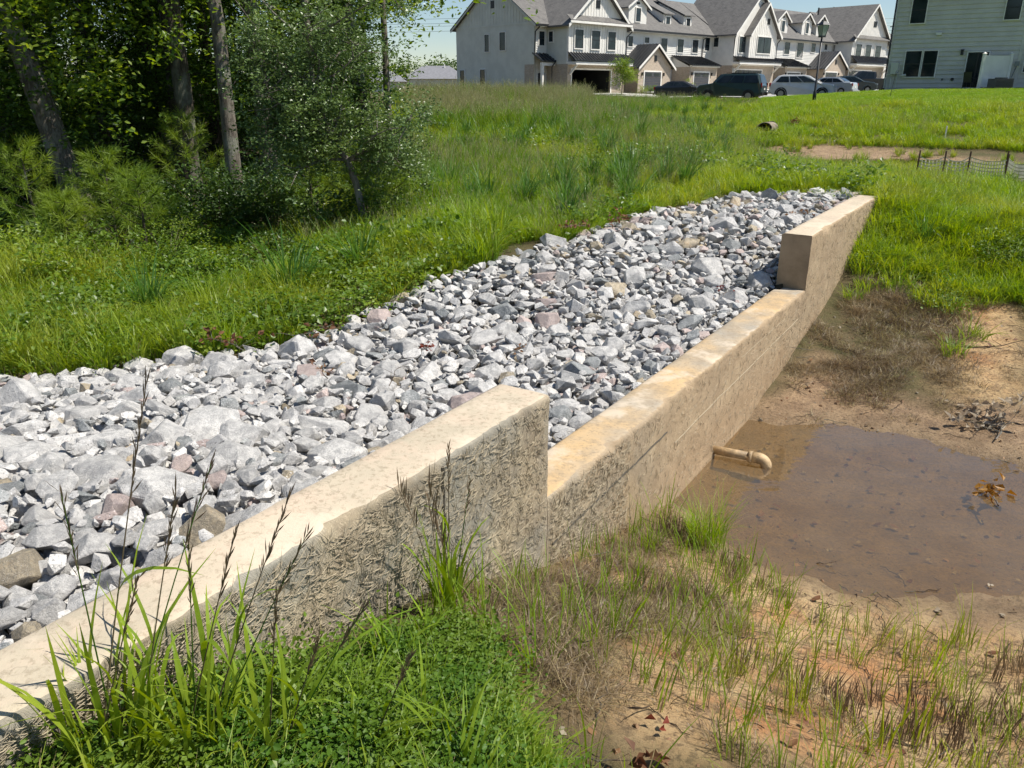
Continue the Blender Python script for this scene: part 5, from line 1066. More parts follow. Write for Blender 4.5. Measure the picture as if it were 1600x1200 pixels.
gf = [proto('forb', [(*forb(i, n=70, rad=.22, h=.34, sz=.06), 0)], ['leaf']) for i in range(3)] + [proto('forb', [(*forb(9 + i, n=60, rad=.2, h=.26, sz=.05), 0)], ['leaf_y']) for i in range(2)]
gfd = [proto('fallen_leaf', [(*forb(20 + i, n=2, rad=.05, h=.01, sz=.045), 0)], ['pale_leaf' if i < 2 else 'dead_leaf']) for i in range(4)]

rock_in = lambda x, y: (pdist(ROCKP, x, y) > -.04) | ((np.abs(SP(x, y)[1] - .13) < .2) & (SP(x, y)[0] < 8.55))
# meadow behind the rocks and up to the houses
x, y = pts_fan(30000, 8, 60, -16, 34, 1, .75); s, p = SP(x, y); far_ok = y < 57 + 4 * fbm(x * .2, y * .2, 1)
gd_ = lambda x, y: (~rock_in(x, y)) & (~inpoly(FORESTP, x, y)) & (region(LAWN, x, y, .3, .3, 6) < .5) & ((~inpoly(PATH2, x, y)) | ((vnoise(x * 1.2, y * .8, 77) > .62) & (height(x, y, False) > -1.9))) & (height(x, y, False) > -1.74 - .5 * (y < 12)) & (region(REDS, x, y, .3, .4, 7) < .45) & (region(DEADG, x, y, .3, .4, 8) < .5) & (region(MUD, x, y, .2, .2, 3) < .4)
m = far_ok & gd_(x, y) & ((y > 8.9) | (p > 0)) & (y > 8.3); x, y = keep(m, x, y); v = vnoise(x * .35, y * .35, 5) + .5 * vnoise(x * 1.4, y * 1.4, 6) - .25
d = np.hypot(x, y); tall = (v > .47) & (x < .32 * y) & (d > 9.6); hx = np.clip((.34 * y - x) / 8, .35, 1); hx = np.where((x > 5.5) & (d < 19), hx * .62, hx); hx = np.where((d > 30) & (x > .09 * y), hx * .6, hx); cg = G(1192, 212); ok2 = np.hypot(x - cg[0] * .97, y - cg[1] * .97) > 1.2; x, y, v, d, tall, hx = keep(ok2, x, y, v, d, tall, hx)
scatter('meadow_grass', *keep(~tall, x, y), gt, np.clip(.55 + d[~tall] * .012, .6, 1.15) * (.45 + .9 * v[~tall]) * hx[~tall] * 1.4, 'bright green uneven meadow grass between the rock bed and the houses', 'grass', seed=1)
scatter('tall_meadow_grass', *keep(tall, x, y), gk, np.clip(.45 + d[tall] * .012, .5, 1.0) * hx[tall], 'taller darker grass clumps standing out of the meadow', 'grass', seed=2)
x, y = pts_fan(900, 10.5, 40, -11, 15, 3, .8); m = gd_(x, y) & (vnoise(x * .9, y * .9, 15) > .5) & (np.random.default_rng(2).random(len(x)) < np.clip(1.1 - 2.6 * x / y, .05, 1)); scatter('bluish_tall_grass', *keep(m, x, y), gb, np.clip(.42 + .014 * np.hypot(x, y)[m], .5, .8), 'broad bladed bluish green tall grass scattered in the meadow', 'grass', seed=3)
x, y = pts_fan(3600, 26, 52, -8, 5.5, 4, .5); m = gd_(x, y) & (vnoise(x * .2, y * .2, 25) > .25) & (y > 30 + 3 * x * (x > 0)); scatter('seeding_grass', *keep(m, x, y), gsd, .95, 'tall grass gone to beige seed along the meadow crest', 'grass', seed=4)
x, y = pts_fan(2600, 8.5, 30, -14, 24, 43, .9); m = gd_(x, y) & (vnoise(x * .7, y * .7, 83) > .58); scatter('meadow_weeds', *keep(m, x, y), gf, .95, 'leafy weeds mixed into the meadow grass', 'weeds', seed=43)
x, y = pts_fan(1500, 8.5, 34, -12, 30, 44, .8); m = gd_(x, y) & (vnoise(x * .6, y * .6, 84) > .55); scatter('meadow_dry_stalks', *keep(m, x, y), gsd, np.clip(.35 + .012 * np.hypot(x, y)[m], .4, .8), 'dry beige seed stalks scattered through the meadow', 'grass', seed=44)
x, y = pts_in(2600, 7, 20, 14.5, 27, 45); m = inpoly(PATH2, x, y) & (vnoise(x * .9, y * .9, 85) > .42); scatter('basin_sedge', *keep(m, x, y), [gt[0], gd[0], gd[1], gd[2]], .75, 'sparse sedge and brown litter on the muddy basin floor', 'grass', seed=45)
# short cover everywhere green nearby
x, y = pts_fan(30000, 7, 44, -34, 34, 5, .8); s, p = SP(x, y); m = (~rock_in(x, y)) & (region(REDS, x, y, .3, .4, 7) < .55) & (region(DEADG, x, y, .3, .4, 8) < .6) & (region(MUD, x, y, .2, .2, 3) < .5) & (region(LAWN, x, y, .3, .3, 6) < .5) & (height(x, y, False) > -1.74 - .6 * (y < 12) - .4 * (x < 0)) & (~(inpoly(FORESTP, x, y) & (pdist(FORESTP, x, y) > 1.2))) & (vnoise(x * 1.2, y * 1.2, 31) > .28)
scatter('short_grass', *keep(m, x, y), gs, np.clip(.9 + np.hypot(x, y)[m] * .045, 1, 2.2), 'short patchy grass covering the banks', 'grass', seed=5)
# lawn
x, y = pts_fan(26000, 26, 60, 10, 36, 6, .6); m = region(LAWN, x, y, .4, .4, 6) > .5; scatter('lawn_grass', *keep(m, x, y), gl_, 1.0, 'mown bright green lawn on the rise before the grey house', 'grass', tilt=.05, seed=6)
# right bank behind the far crest (bright tufts and dark green ground cover)
x, y = pts_in(15000, 3.2, 14, 7.6, 14.5, 7); s, p = SP(x, y); ok = (p < -.05) | (s > 8.6); m = ok & (region(REDS, x, y, .3, .4, 7) < .4) & (region(DEADG, x, y, .3, .4, 8) < .5) & (region(MUD, x, y, .2, .2, 3) < .3) & (vnoise(x * 1.1, y * 1.1, 41) > .3); X, Y = keep(m, x, y)
q = vnoise(X * .8, Y * .8, 43); tl = (q > .55) & (np.random.default_rng(3).random(len(X)) < .35)
scatter('bank_grass', *keep(tl, X, Y), gt, .5, 'bright grass tufts on the bank right of the far wall crest', 'grass', seed=7); cv = (~tl) & (vnoise(X * .9, Y * .9, 45) > .60 + .35 * sstep(10.3, 11.3, Y))
scatter('bank_ground_cover', *keep(cv, X, Y), gc, 1.7, 'dark green low ground cover on the bank by the wall', 'ground cover', seed=8); scatter('bank_short_grass', *keep((~tl) & (~cv), X, Y), gs, 1.4, 'short yellow green grass on the basin bank', 'grass', seed=9)
# dead brown grass patches
x, y = pts_in(9000, 1.5, 9, 4.5, 10.5, 10); s, p = SP(x, y); m = (p < -.04) & (region(DEADG, x, y, .3, .5, 8) > .35); m &= vnoise(x * 3, y * 3, 47) > .33; scatter('dead_grass', *keep(m, x, y), gd, .85, 'matted brown dead grass on the bank below the far crest', 'grass', tilt=.3, seed=10)
x, y = pts_in(6000, -.6, 3, 1.2, 5, 11); s, p = SP(x, y); m = (p < -.03) & (region(DEAD2, x, y, .25, .4, 9) > .4); m &= vnoise(x * 5, y * 5, 78) > .3; scatter('matted_grass', *keep(m, x, y), gd, .6, 'matted brown grass at the foot of the wall before the pond', 'grass', tilt=.3, seed=11)
x, y = pts_in(5000, 2, 12, 5.5, 11, 12); s, p = SP(x, y); m = (p < -.3) & (height(x, y, False) > WZ + .04) & (vnoise(x * 1.5, y * 1.5, 51) > .5) & (np.random.default_rng(5).random(len(x)) < .4); scatter('sparse_dry_grass', *keep(m, x, y), gd, .6, 'sparse dry grass on the red soil beyond the pond', 'grass', seed=12)
# foreground
x, y = pts_in(30000, -1.3, 1.4, .7, 3.4, 13); s, p = SP(x, y); gr = region(GREEN_F, x, y, .2, .35, 10); m = (p < -.02) & (gr + .5 * (vnoise(x * 6, y * 6, 48) - .5) > .5) & (vnoise(x * 9, y * 9, 49) + .5 * vnoise(x * 22, y * 22, 52) > .64); X, Y = keep(m, x, y); q = vnoise(X * 4, Y * 4, 61) + .55 * sstep(-.3, .5, X); cv = (q < .78) & (np.random.default_rng(6).random(len(X)) < .8)
scatter('clover_patch', *keep(cv, X, Y), gc, .85, 'dense small leaved green ground cover at the foot of the near wall', 'ground cover', seed=13)
gbb = [proto('broad_tuft', [(*blades(9, .20, .04, .009, .45, 5, .35, .5, 140 + i), 0)], ['grass']) for i in range(3)]
ab = (np.random.default_rng(17).random(len(X)) < .035) & (vnoise(X * 3, Y * 3, 50) > .35); scatter('broad_blade_grass', *keep(ab, X, Y), gbb, .95, 'broad bright grass blades growing through the clover', 'grass', seed=34)
aa = (np.random.default_rng(7).random(len(X)) < .012); scatter('foreground_weeds', *keep(aa, X, Y), [gf[3], gw[0], gw[1]], .35, 'small pale leafy weeds poking out of the clover', 'weeds', seed=33)
scatter('foreground_grass', *keep((q > .7) & (np.random.default_rng(8).random(len(X)) < .32), X, Y), gs, .75, 'short green grass in the foreground right of the clover', 'grass', seed=14)
x, y = pts_in(5200, -.4, 5, .7, 5, 15); s, p = SP(x, y); dens = np.clip(.75 - .22 * np.hypot(x - .3, y - 1.3), .08, .8); rr_ = np.random.default_rng(9).random(len(x)); m = (p < -.05) & (height(x, y, False) > WZ + .05) & (vnoise(x * 2.2, y * 2.2, 63) * .9 + dens * .6 > .50) & (rr_ < .85); X, Y = keep(m, x, y); r2 = np.random.default_rng(10).random(len(X))
scatter('thin_dirt_grass', *keep(r2 < .50, X, Y), gw, .85, 'thin upright green blades growing out of the sandy dirt', 'grass', seed=15); scatter('dirt_dry_grass', *keep((r2 >= .50) & (r2 < .85), X, Y), gd, .55, 'flattened dry grass litter on the sandy dirt', 'grass', tilt=.3, seed=16)
x, y = pts_in(2600, .3, 6, 1.4, 5, 17); s, p = SP(x, y); hz = height(x, y, False); m = (p < -.1) & (hz > WZ + .02) & (hz < WZ + .42) & (vnoise(x * 2.5, y * 2.5, 65) > .56); scatter('brown_stubble', *keep(m, x, y), gst, 1.1, 'dark brown reed stubble standing on the pond shore', 'grass', seed=17)
x, y = pts_in(1300, -.5, 9, 1, 9.5, 18); s, p = SP(x, y); hz = height(x, y, False); m = (p < -.05) & (hz > WZ + .01) & (vnoise(x * 2, y * 2, 66) > .42); scatter('leaf_litter', *keep(m, x, y), gfd, .8, 'curled pale and brown fallen leaves scattered over the dirt', 'leaves', seed=18, dz=.005)
x, y = pts_in(520, 1.4, 7, 3, 6.5, 19); hz = height(x, y, False); m = (hz < WZ - .03); scatter('sunken_leaves', *keep(m, x, y), gfd, .9, 'dark waterlogged leaves lying on the pond bed', 'leaves', seed=19, dz=.01)
# gravel bits and clods on the soil
pb = [bpy.data.objects.new('pebble', (lambda mm: (mm.materials.append(M[k]), mm)[1])(SML[i].copy())) for i, k in enumerate(('clod', 'clod', 'rock_tan'))] if M.get('clod') else []
M['clod'] = plain('soil_clod', (.26, .16, .09), .95, var=.4, scale=20); pb = []
for i, k in enumerate(('clod', 'clod', 'rock_tan')): mm = SML[i].copy(); mm.materials.clear(); mm.materials.append(M[k]); pb.append(bpy.data.objects.new('pebble', mm))
x, y = pts_in(16000, -.5, 8, .7, 9, 20); s, p = SP(x, y); m = (p < -.03) & (height(x, y, False) > WZ - .1) & (vnoise(x * 1.7, y * 1.7, 67) > .38); scatter('soil_crumbs', *keep(m, x, y), pb, np.random.default_rng(4).gamma(1.5, .007, int(m.sum())) + .004, 'small soil crumbs and pebbles on the bare ground', 'gravel', tilt=1, seed=20)
# thin dark twigs lying on the soil
tw_ = []
for i in range(4):
    r = np.random.default_rng(300 + i); pts = np.cumsum(np.concatenate([[[0, 0, .004]], r.normal(0, .012, (7, 3)) * (1, 1, .3) + (.025, 0, .0)]), 0); V, Fq = tube(pts, [.0022] * 8, 4); tw_.append(bpy.data.objects.new('twig', mesh_np('twig', V, Fq, M['twig_dk'])))
x, y = pts_in(900, -.4, 8, .9, 9, 21); s, p = SP(x, y); m = (p < -.03) & (height(x, y, False) > WZ - .08); scatter('twig_litter', *keep(m, x, y), tw_, 1.0, 'thin dark twigs littering the mud and dirt', 'twigs', seed=21, dz=.004)
# left bank between rocks and woods
x, y = pts_in(9000, -11, -.2, 5.4, 13, 22); m = (~rock_in(x, y)) & ((pdist(FORESTP, x, y) < .9)); X, Y = keep(m, x, y); v = vnoise(X * .8, Y * .8, 71); rr_ = np.random.default_rng(12).random(len(X))
a = (v > .28) & (rr_ < .58); scatter('left_bank_grass', *keep(a, X, Y), gt, .45 + .6 * v[a], 'lush green grass between the riprap and the woods', 'grass', seed=22)
a = (v <= .5) & (rr_ < .30) & (vnoise(X * 1.5, Y * 1.5, 73) > .3); scatter('left_bank_weeds', *keep(a, X, Y), gf, .75, 'leafy low weeds between the riprap and the woods', 'weeds', seed=23)
a = (rr_ > .45) & (rr_ < .60) & (vnoise(X * 1.3, Y * 1.3, 79) > .42); scatter('left_bank_low_cover', *keep(a, X, Y), gc, 2.1, 'low small leaved cover along the left edge of the riprap', 'ground cover', seed=24)

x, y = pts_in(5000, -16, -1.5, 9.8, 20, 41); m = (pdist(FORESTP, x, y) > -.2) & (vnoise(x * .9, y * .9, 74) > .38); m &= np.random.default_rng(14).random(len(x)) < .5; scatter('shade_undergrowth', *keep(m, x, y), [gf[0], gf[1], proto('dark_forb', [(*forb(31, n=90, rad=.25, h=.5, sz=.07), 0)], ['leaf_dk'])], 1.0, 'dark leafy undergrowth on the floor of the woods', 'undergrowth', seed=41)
# individually visible clumps
def clump(name, px, py, prot, sc, label, cat='grass clump', group=None, lift=0, rz=None):
    g_ = G(px, py); o = bpy.data.objects.new(name, prot.data); C.objects.link(o); o.location = (g_[0], g_[1], float(height(g_[0], g_[1])) + lift); o.scale = (sc,) * 3; o.rotation_euler = (0, 0, random.uniform(0, 6.28) if rz is None else rz); tag(o, label, cat, group); return o
sedge = proto('grass_clump', [(*blades(260, .30, .10, .0032, .42, 5, .35, .35, 400), 0), (*blades(60, .26, .1, .003, .8, 4, .3, .5, 401), 1)], ['grass', 'grass_dry'])
clump('grass_clump', 1102, 855, sedge, 1.0, 'dense fine green sedge clump alone at the near edge of the pond')
clump('grass_clump', 700, 975, proto('g', [(*blades(26, .42, .05, .011, .35, 6, .35, .45, 402), 0), (*seeds(4, .5, 403, .12, .03), 1)], ['grass', 'seed_dark']), 1.0, 'upright green grass clump at the foot of the wall below its vertical joint')
for i, (a, b, sc, lb) in enumerate([(885, 350, .9, 'tall dark green clump right behind the middle of the riprap edge'), (985, 285, .95, 'tall dark green clump in the meadow right of centre'), (700, 310, .9, 'tall bluish clump in the meadow right of the small leaved tree'), (460, 470, 1.0, 'arching broad bladed clump under the dark tree shade'), (565, 430, .85, 'arching grass clump at the foot of the slanting trunk'), (235, 500, .8, 'arching green clump between the riprap and the pine sapling'), (1440, 385, .6, 'spiky green clump on the bank right of the wall end')]):
    clump('grass_clump', a, b, gb[i % 3], sc, lb)
for i, (a, b, sc, lb) in enumerate([(270, 560, .95, 'fine bright clump on the left bank next to the riprap'), (90, 560, .8, 'yellow green clump near the left end of the riprap'), (400, 520, .85, 'bright clump on the left bank near the riprap edge'), (680, 140 + 20, 1.7, 'tall yellow green clump on the crest left of the white house')]):
    clump('grass_clump', a, b, gt[i % 4], sc, lb)
# foreground weeds with seed heads
def weed(name, base, stalks, leaves, label, seed, hw=.012):
    r = np.random.default_rng(seed); o = thing(name, label, 'weed', base)
    V, Fq = blades(leaves[0], leaves[1], leaves[2], hw, leaves[3], 6, .35, .5, seed); obj('blades', mesh_np('blades', V, Fq, M['grass']), o, kind='stuff')
    b0 = np.array(base)
    for k, (dx, dy, tip) in enumerate(stalks):
        b = np.array([dx, dy, 0.]); t_ = np.array(tip) - b0; c1 = b + (t_ - b) * .5 + np.array([0, 0, .10 * np.linalg.norm(t_)]) * .35; T = np.linspace(0, 1, 14)[:, None]
        P = (1 - T) ** 2 * b + 2 * (1 - T) * T * c1 + T ** 2 * t_; V, Fq = tube(P, [.0023 * (1 - .6 * q) for q in np.linspace(0, 1, 14)], 5); so = obj('stalk', mesh_np('stalk', V, Fq, M['grass_mid'] if k % 2 else M['grass_dead']), o)
        Vs, Fs, kk = [], [], 0
        for j in range(26):
            u = 1 - .30 * j / 26; c = (1 - u) ** 2 * b + 2 * (1 - u) * u * c1 + u ** 2 * t_; ax_ = P[-1] - P[-3]; ax_ /= np.linalg.norm(ax_); dd = ax_ + r.normal(0, .16, 3); dd /= np.linalg.norm(dd); L = .042 * r.uniform(.6, 1.3); sd_ = np.cross(dd, [.3, .9, .2]); sd_ = sd_ / np.linalg.norm(sd_) * .0017
            Vs.append(np.array([c, c + dd * L * .5 + sd_, c + dd * L, c + dd * L * .5 - sd_])); Fs.append([kk, kk + 1, kk + 2, kk + 3]); kk += 4
        obj('seed_head', mesh_np('seed_head', np.concatenate(Vs), np.array(Fs), M['seed_dark']), so)
        if k % 2 == 0:
            u = .45; c = (1 - u) ** 2 * b + 2 * (1 - u) * u * c1 + u ** 2 * t_; V, Fq = blades(1, .22, .001, .011, .8, 6, .1, .6, seed + k); obj('leaf', mesh_np('leaf', V + c, Fq, M['grass']), so)
    return o
def tip(px, py, D): d = ray(px, py); return tuple(d / np.linalg.norm(d) * D)
def gb_(px, py): g_ = G(px, py); return (g_[0], g_[1], float(height(g_[0], g_[1])))
b = gb_(190, 1195); weed('tall_weed', b, [(-.05, 0, tip(228, 600, 1.62)), (-.02, .03, tip(95, 770, 1.60)), (.03, .03, tip(275, 770, 1.66)), (.0, .02, tip(330, 725, 1.75)), (-.06, .02, tip(215, 905, 1.55))], (46, .42, .10, .32), 'tallest weed with dark seed heads rising in front of the wall at the lower left', 501)
b = gb_(300, 1180); weed('tall_weed', b, [(.02, 0, tip(452, 775, 1.75)), (.03, .02, tip(480, 835, 1.72)), (-.02, .0, tip(368, 832, 1.7)), (.0, .03, tip(295, 850, 1.66))], (50, .40, .10, .35), 'seeding weed with arching stems leaning right before the near wall', 502)
b = gb_(420, 1190); weed('tall_weed', b, [(.0, 0, tip(432, 930, 1.8)), (.02, .0, tip(568, 950, 1.85)), (.03, .03, tip(498, 1000, 1.8))], (40, .34, .10, .45), 'leafy weed clump at the bottom of the picture left of the clover', 503)
b = gb_(560, 1195); weed('tall_weed', b, [(.02, 0, tip(640, 1030, 1.85))], (22, .26, .09, .6), 'broad bladed weed spreading at the bottom edge in the clover', 504)
b = gb_(703, 935); weed('tall_weed', b, [(.0, 0, tip(700, 700, 2.4)), (.02, 0, tip(735, 748, 2.35))], (10, .28, .04, .35), 'slim seeding weed standing against the wall by the vertical joint', 505)
for i, (a, c, h_, n_, lb) in enumerate([(1240, 1120, .42, 9, 'thin green shoots in the sand at lower right'), (1370, 1190, .34, 12, 'yellow green shoots at the bottom edge right of centre'), (1425, 1170, .30, 12, 'bright shoots at the bottom right'), (830, 1060, .28, 12, 'narrow green tuft between clover and dirt'), (650, 1195, .26, 14, 'low green tuft at the bottom edge of the clover'), (1130, 1060, .24, 8, 'thin shoots in the middle of the sandy dirt')]):
    clump('grass_shoots', a, c, proto('g', [(*blades(n_, h_, .05, .007, .25, 5, .4, .3, 520 + i), 0)], ['grass']), 1.0, lb, 'grass clump')

# ------------------------------------------------------------------ trees
def trunk_parts(h, r0, lean=(0, 0), wob=.06, limbs=6, seed=0, l0=.35, ll=.35):
    r = np.random.default_rng(seed); n = 12; T = np.linspace(0, 1, n); wx = np.cumsum(r.normal(0, wob, n)) * h / n; wy = np.cumsum(r.normal(0, wob, n)) * h / n; wx -= wx[0]; wy -= wy[0]
    P = np.stack([lean[0] * h * T + wx, lean[1] * h * T + wy, h * T - .3], 1); rad = r0 * (1 - .75 * T); rad[0] *= 1.35; rad[1] *= 1.05; parts = [(*tube(P, rad, 12), 0)]; ends = []
    for k in range(limbs):
        t = l0 + (1 - l0) * (k + r.random()) / limbs; i = min(n - 2, int(t * (n - 1))); b = P[i] + (P[i + 1] - P[i]) * (t * (n - 1) - i); a = r.uniform(0, 6.28); L = h * ll * (1.15 - t * .7) * r.uniform(.7, 1.2); d = np.array([math.cos(a), math.sin(a), r.uniform(.15, .8)])
        q = [b]; 
        for j in range(5): d = d + r.normal(0, .2, 3); d /= np.linalg.norm(d); q.append(q[-1] + d * L / 5)
        rr_ = r0 * (1 - .75 * t) * .45; parts.append((*tube(q, [rr_ * (1 - .8 * j / 5) for j in range(6)], 6), 0)); ends += q[2:]
        for s_ in range(3):
            j = r.integers(1, 5); d2 = r.normal(0, 1, 3); d2[2] = abs(d2[2]) * .6; d2 /= np.linalg.norm(d2); e2 = q[j] + d2 * L * .4; parts.append((*tube([q[j], (q[j] + e2) / 2 + r.normal(0, .03, 3) * L, e2], [rr_ * .4, rr_ * .28, rr_ * .1], 5), 0)); ends.append(e2)
    ends.append(P[-1]); return parts, np.array(ends)
def crown_np(ends, n_leaf, spread, size, seed, up=.6, asp=.55, flat=.7):
    r = np.random.default_rng(seed); m = max(1, len(ends)); sub = 15; tw = ends[r.integers(0, m, n_leaf // sub)] + r.normal(0, spread, (n_leaf // sub, 3)) * (1, 1, flat); c = np.repeat(tw, sub, 0) + r.normal(0, size * 1.15, (len(tw) * sub, 3)) * (1, 1, .6); return leafset(c, size, seed + 1, up, .25, asp)
class TreeT:
    def __init__(s, h, r0, lean, wob, limbs, seed, n_leaf, spread, size, mat, bark='bark', l0=.35, ll=.35, mat2=None, extra=None, up=.6, asp=.55, nosh=False):
        pr, ends = trunk_parts(h, r0, lean, wob, limbs, seed, l0, ll); V, Fq, mi = joinm(pr); s.tm = mesh_np('trunk', V, Fq, M[bark], True)
        if extra is not None: ends = np.concatenate([ends, extra])
        V, Fq = crown_np(ends, n_leaf, spread, size, seed + 3, up, asp); mi = None; mats = [M[mat]]
        if mat2: mi = (np.random.default_rng(seed).random(len(V) // 6) < .35).astype(int); mi = np.concatenate([mi, mi]); mats.append(M[mat2])
        s.cm = mesh_np('crown', V, Fq, mats, False, mi=mi)
def plant_tree(T, name, label, x, y, rz=0, sc=1, group=None, cat='tree'):
    o = thing(name, label, cat, (x, y, float(height(x, y))), rz, group); o.scale = (sc,) * 3; obj('trunk', T.tm, o); obj('crown', T.cm, o); return o
def fl(px, D): return (px - 800) / 1313.2 * D * 1.0, D
# named front trees: their own shapes
low = lambda n, r_, z0, z1, seed, cx=0, cy=0: np.stack([np.random.default_rng(seed).normal(cx, r_, n), np.random.default_rng(seed + 1).normal(cy, r_ * .7, n), np.random.default_rng(seed + 2).uniform(z0, z1, n)], 1)
x, y = fl(105, 12.2); T = TreeT(10, .20, (-.22, .04), .03, 7, 601, 16000, .34, .10, 'leaf_y', 'bark', .45, .35, 'leaf', low(36, .9, 2.0, 4.4, 7, .1, -.4)); plant_tree(T, 'broadleaf_tree', 'thick grey trunk leaning left with sunlit leaves at the far left of the woods', x, y)
x, y = fl(352, 12.8); T = TreeT(12, .125, (-.03, .02), .035, 7, 611, 9000, .45, .10, 'leaf', 'bark', .5, .3, 'leaf_y', low(10, .6, 2.6, 4.4, 8, -.5, .2)); plant_tree(T, 'broadleaf_tree', 'straight mid grey trunk left of the small leaved tree', x, y)
x, y = fl(412, 14.5); T = TreeT(12, .16, (-.05, .03), .03, 7, 621, 8000, .5, .10, 'leaf', 'bark', .5, .3, 'leaf_y', low(6, .5, 3.0, 4.6, 9)); plant_tree(T, 'broadleaf_tree', 'grey trunk rising above the top left of the small leaved tree', x, y)
x, y = fl(450, 18.5); T = TreeT(13, .11, (-.05, .03), .03, 7, 631, 7000, .6, .11, 'leaf_y', 'bark_dk', .4, .3, None, low(8, .8, 3.0, 5.0, 10)); plant_tree(T, 'broadleaf_tree', 'slim dark leaning trunk among bright leaves at the top of the woods', x, y)
x, y = fl(493, 16.5); T = TreeT(13, .20, (-.01, .03), .025, 7, 641, 8000, .6, .10, 'leaf', 'bark', .45, .3, 'leaf_y', low(6, .5, 3.2, 5.0, 11)); plant_tree(T, 'broadleaf_tree', 'thick pale grey trunk directly above the small leaved tree', x, y)
x, y = fl(572, 16.0); T = TreeT(11, .15, (-.10, .05), .03, 7, 651, 12000, .30, .09, 'leaf_dk', 'bark_dk', .4, .25, None, np.array([[-.03 - .11 * z, .05 * z - .05, z] for z in np.linspace(1.2, 5, 26)])); plant_tree(T, 'vine_covered_tree', 'dark vine covered trunk leaning left near the right edge of the woods', x, y)
x, y = fl(604, 19.5); T = TreeT(11, .09, (.0, .02), .02, 7, 661, 4200, .35, .11, 'leaf_y', 'bark', .42, .28, None, low(12, .55, 3.0, 4.8, 13, .55, 0)); plant_tree(T, 'broadleaf_tree', 'slender trunk with yellow green leaves against the sky at the right edge of the woods', x, y)
x, y = fl(270, 17); T = TreeT(12, .09, (-.02, .03), .03, 6, 671, 6000, .5, .10, 'leaf', 'bark_dk', .4, .3, 'leaf_y', low(12, .8, 2.2, 4.6, 14)); plant_tree(T, 'broadleaf_tree', 'thin dark trunk in the shade between the two thickest left trunks', x, y)
# the small leaved tree
x, y = fl(561, 10.3); r = np.random.default_rng(77); px0 = np.array([0, 0, 0.]); zb = float(height(x, y))
st = thing('small_leaved_tree', 'small leaved glossy tree with a thin slanting trunk before the dark woods', 'tree', (x, y, zb))
P = [(0, 0, -.1), (-.05, .02, .35), (-.12, .05, .75), (-.22, .05, 1.05), (-.42, .1, 1.35), (-.6, .15, 1.9), (-.62, .2, 2.5)]; pr = [(*tube(P, [.062, .05, .045, .042, .034, .024, .012], 10), 0)]; ends = []
for k in range(38):
    i = r.integers(3, 7); b = np.array(P[i]); a = r.uniform(0, 6.28); L = r.uniform(.7, 1.25); d = np.array([math.cos(a) * 1.2, math.sin(a) * .55, r.uniform(-.12, .85)]); q = [b]
    for j in range(6): d = d + r.normal(0, .22, 3); d /= np.linalg.norm(d); q.append(q[-1] + d * L / 6)
    pr.append((*tube(q, [.017 * (1 - .8 * j / 6) for j in range(7)], 6), 0)); ends += q[2:]
    for s_ in range(4): j = r.integers(1, 7); d2 = r.normal(0, 1, 3); d2 /= np.linalg.norm(d2); e2 = q[j] + d2 * .38; pr.append((*tube([q[j], (q[j] + e2) / 2 + r.normal(0, .03, 3), e2], [.007, .005, .002], 4), 0)); ends.append(e2)
V, Fq, mi = joinm(pr); obj('trunk', mesh_np('trunk', V, Fq, M['twig'], True), st); ends = np.array(ends)
V, Fq = crown_np(ends, 36000, .11, .042, 78, .3, .6, .8); obj('crown', mesh_np('crown', V, Fq, M['leaf_s']), st)
# shared templates deeper in the woods
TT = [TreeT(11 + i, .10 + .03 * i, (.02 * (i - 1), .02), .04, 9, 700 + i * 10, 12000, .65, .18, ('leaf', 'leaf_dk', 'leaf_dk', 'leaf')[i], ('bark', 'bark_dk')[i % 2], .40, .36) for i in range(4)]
US = [TreeT(3.0 + .5 * i, .035, (.05, .02), .08, 9, 760 + i * 10, 5200, .32, .085, ('leaf', 'leaf_dk', 'leaf')[i], 'twig_dk', .25, .45, 'leaf_dk' if i != 1 else 'leaf') for i in range(3)]
fr_ = np.random.default_rng(90); placed = []
def free(x, y, d): return all((x - a) ** 2 + (y - b) ** 2 > d * d for a, b in placed)
for k in range(4000):
    if len(placed) >= 66: break
    Y = fr_.uniform(13.5, 46) ; xx = fr_.uniform(-.95 * Y, -.155 * Y - .6)
    if pdist(FORESTP, np.array([xx]), np.array([Y]))[0] < .4 or not free(xx, Y, 1.2 + Y * .035) : continue
    placed.append((xx, Y)); 
    if abs(xx / Y + .52) > .4 and Y < 12: continue
    plant_tree(TT[len(placed) % 4], 'forest_tree', ('tall grey barked tree', 'tall dark barked tree', 'tall slender leafy tree', 'stout dark barked tree')[len(placed) % 4] + ' deep in the ' + ('left' if xx / Y < -.5 else 'middle' if xx / Y < -.32 else 'right') + ' part of the woods', xx, Y, fr_.uniform(0, 6.28), fr_.uniform(.8, 1.15), ('grey', 'dark', 'slender', 'stout')[len(placed) % 4] + ' trees deep in the ' + ('left' if xx / Y < -.5 else 'middle' if xx / Y < -.32 else 'right') + ' woods')
placed2 = []; n_ = 0
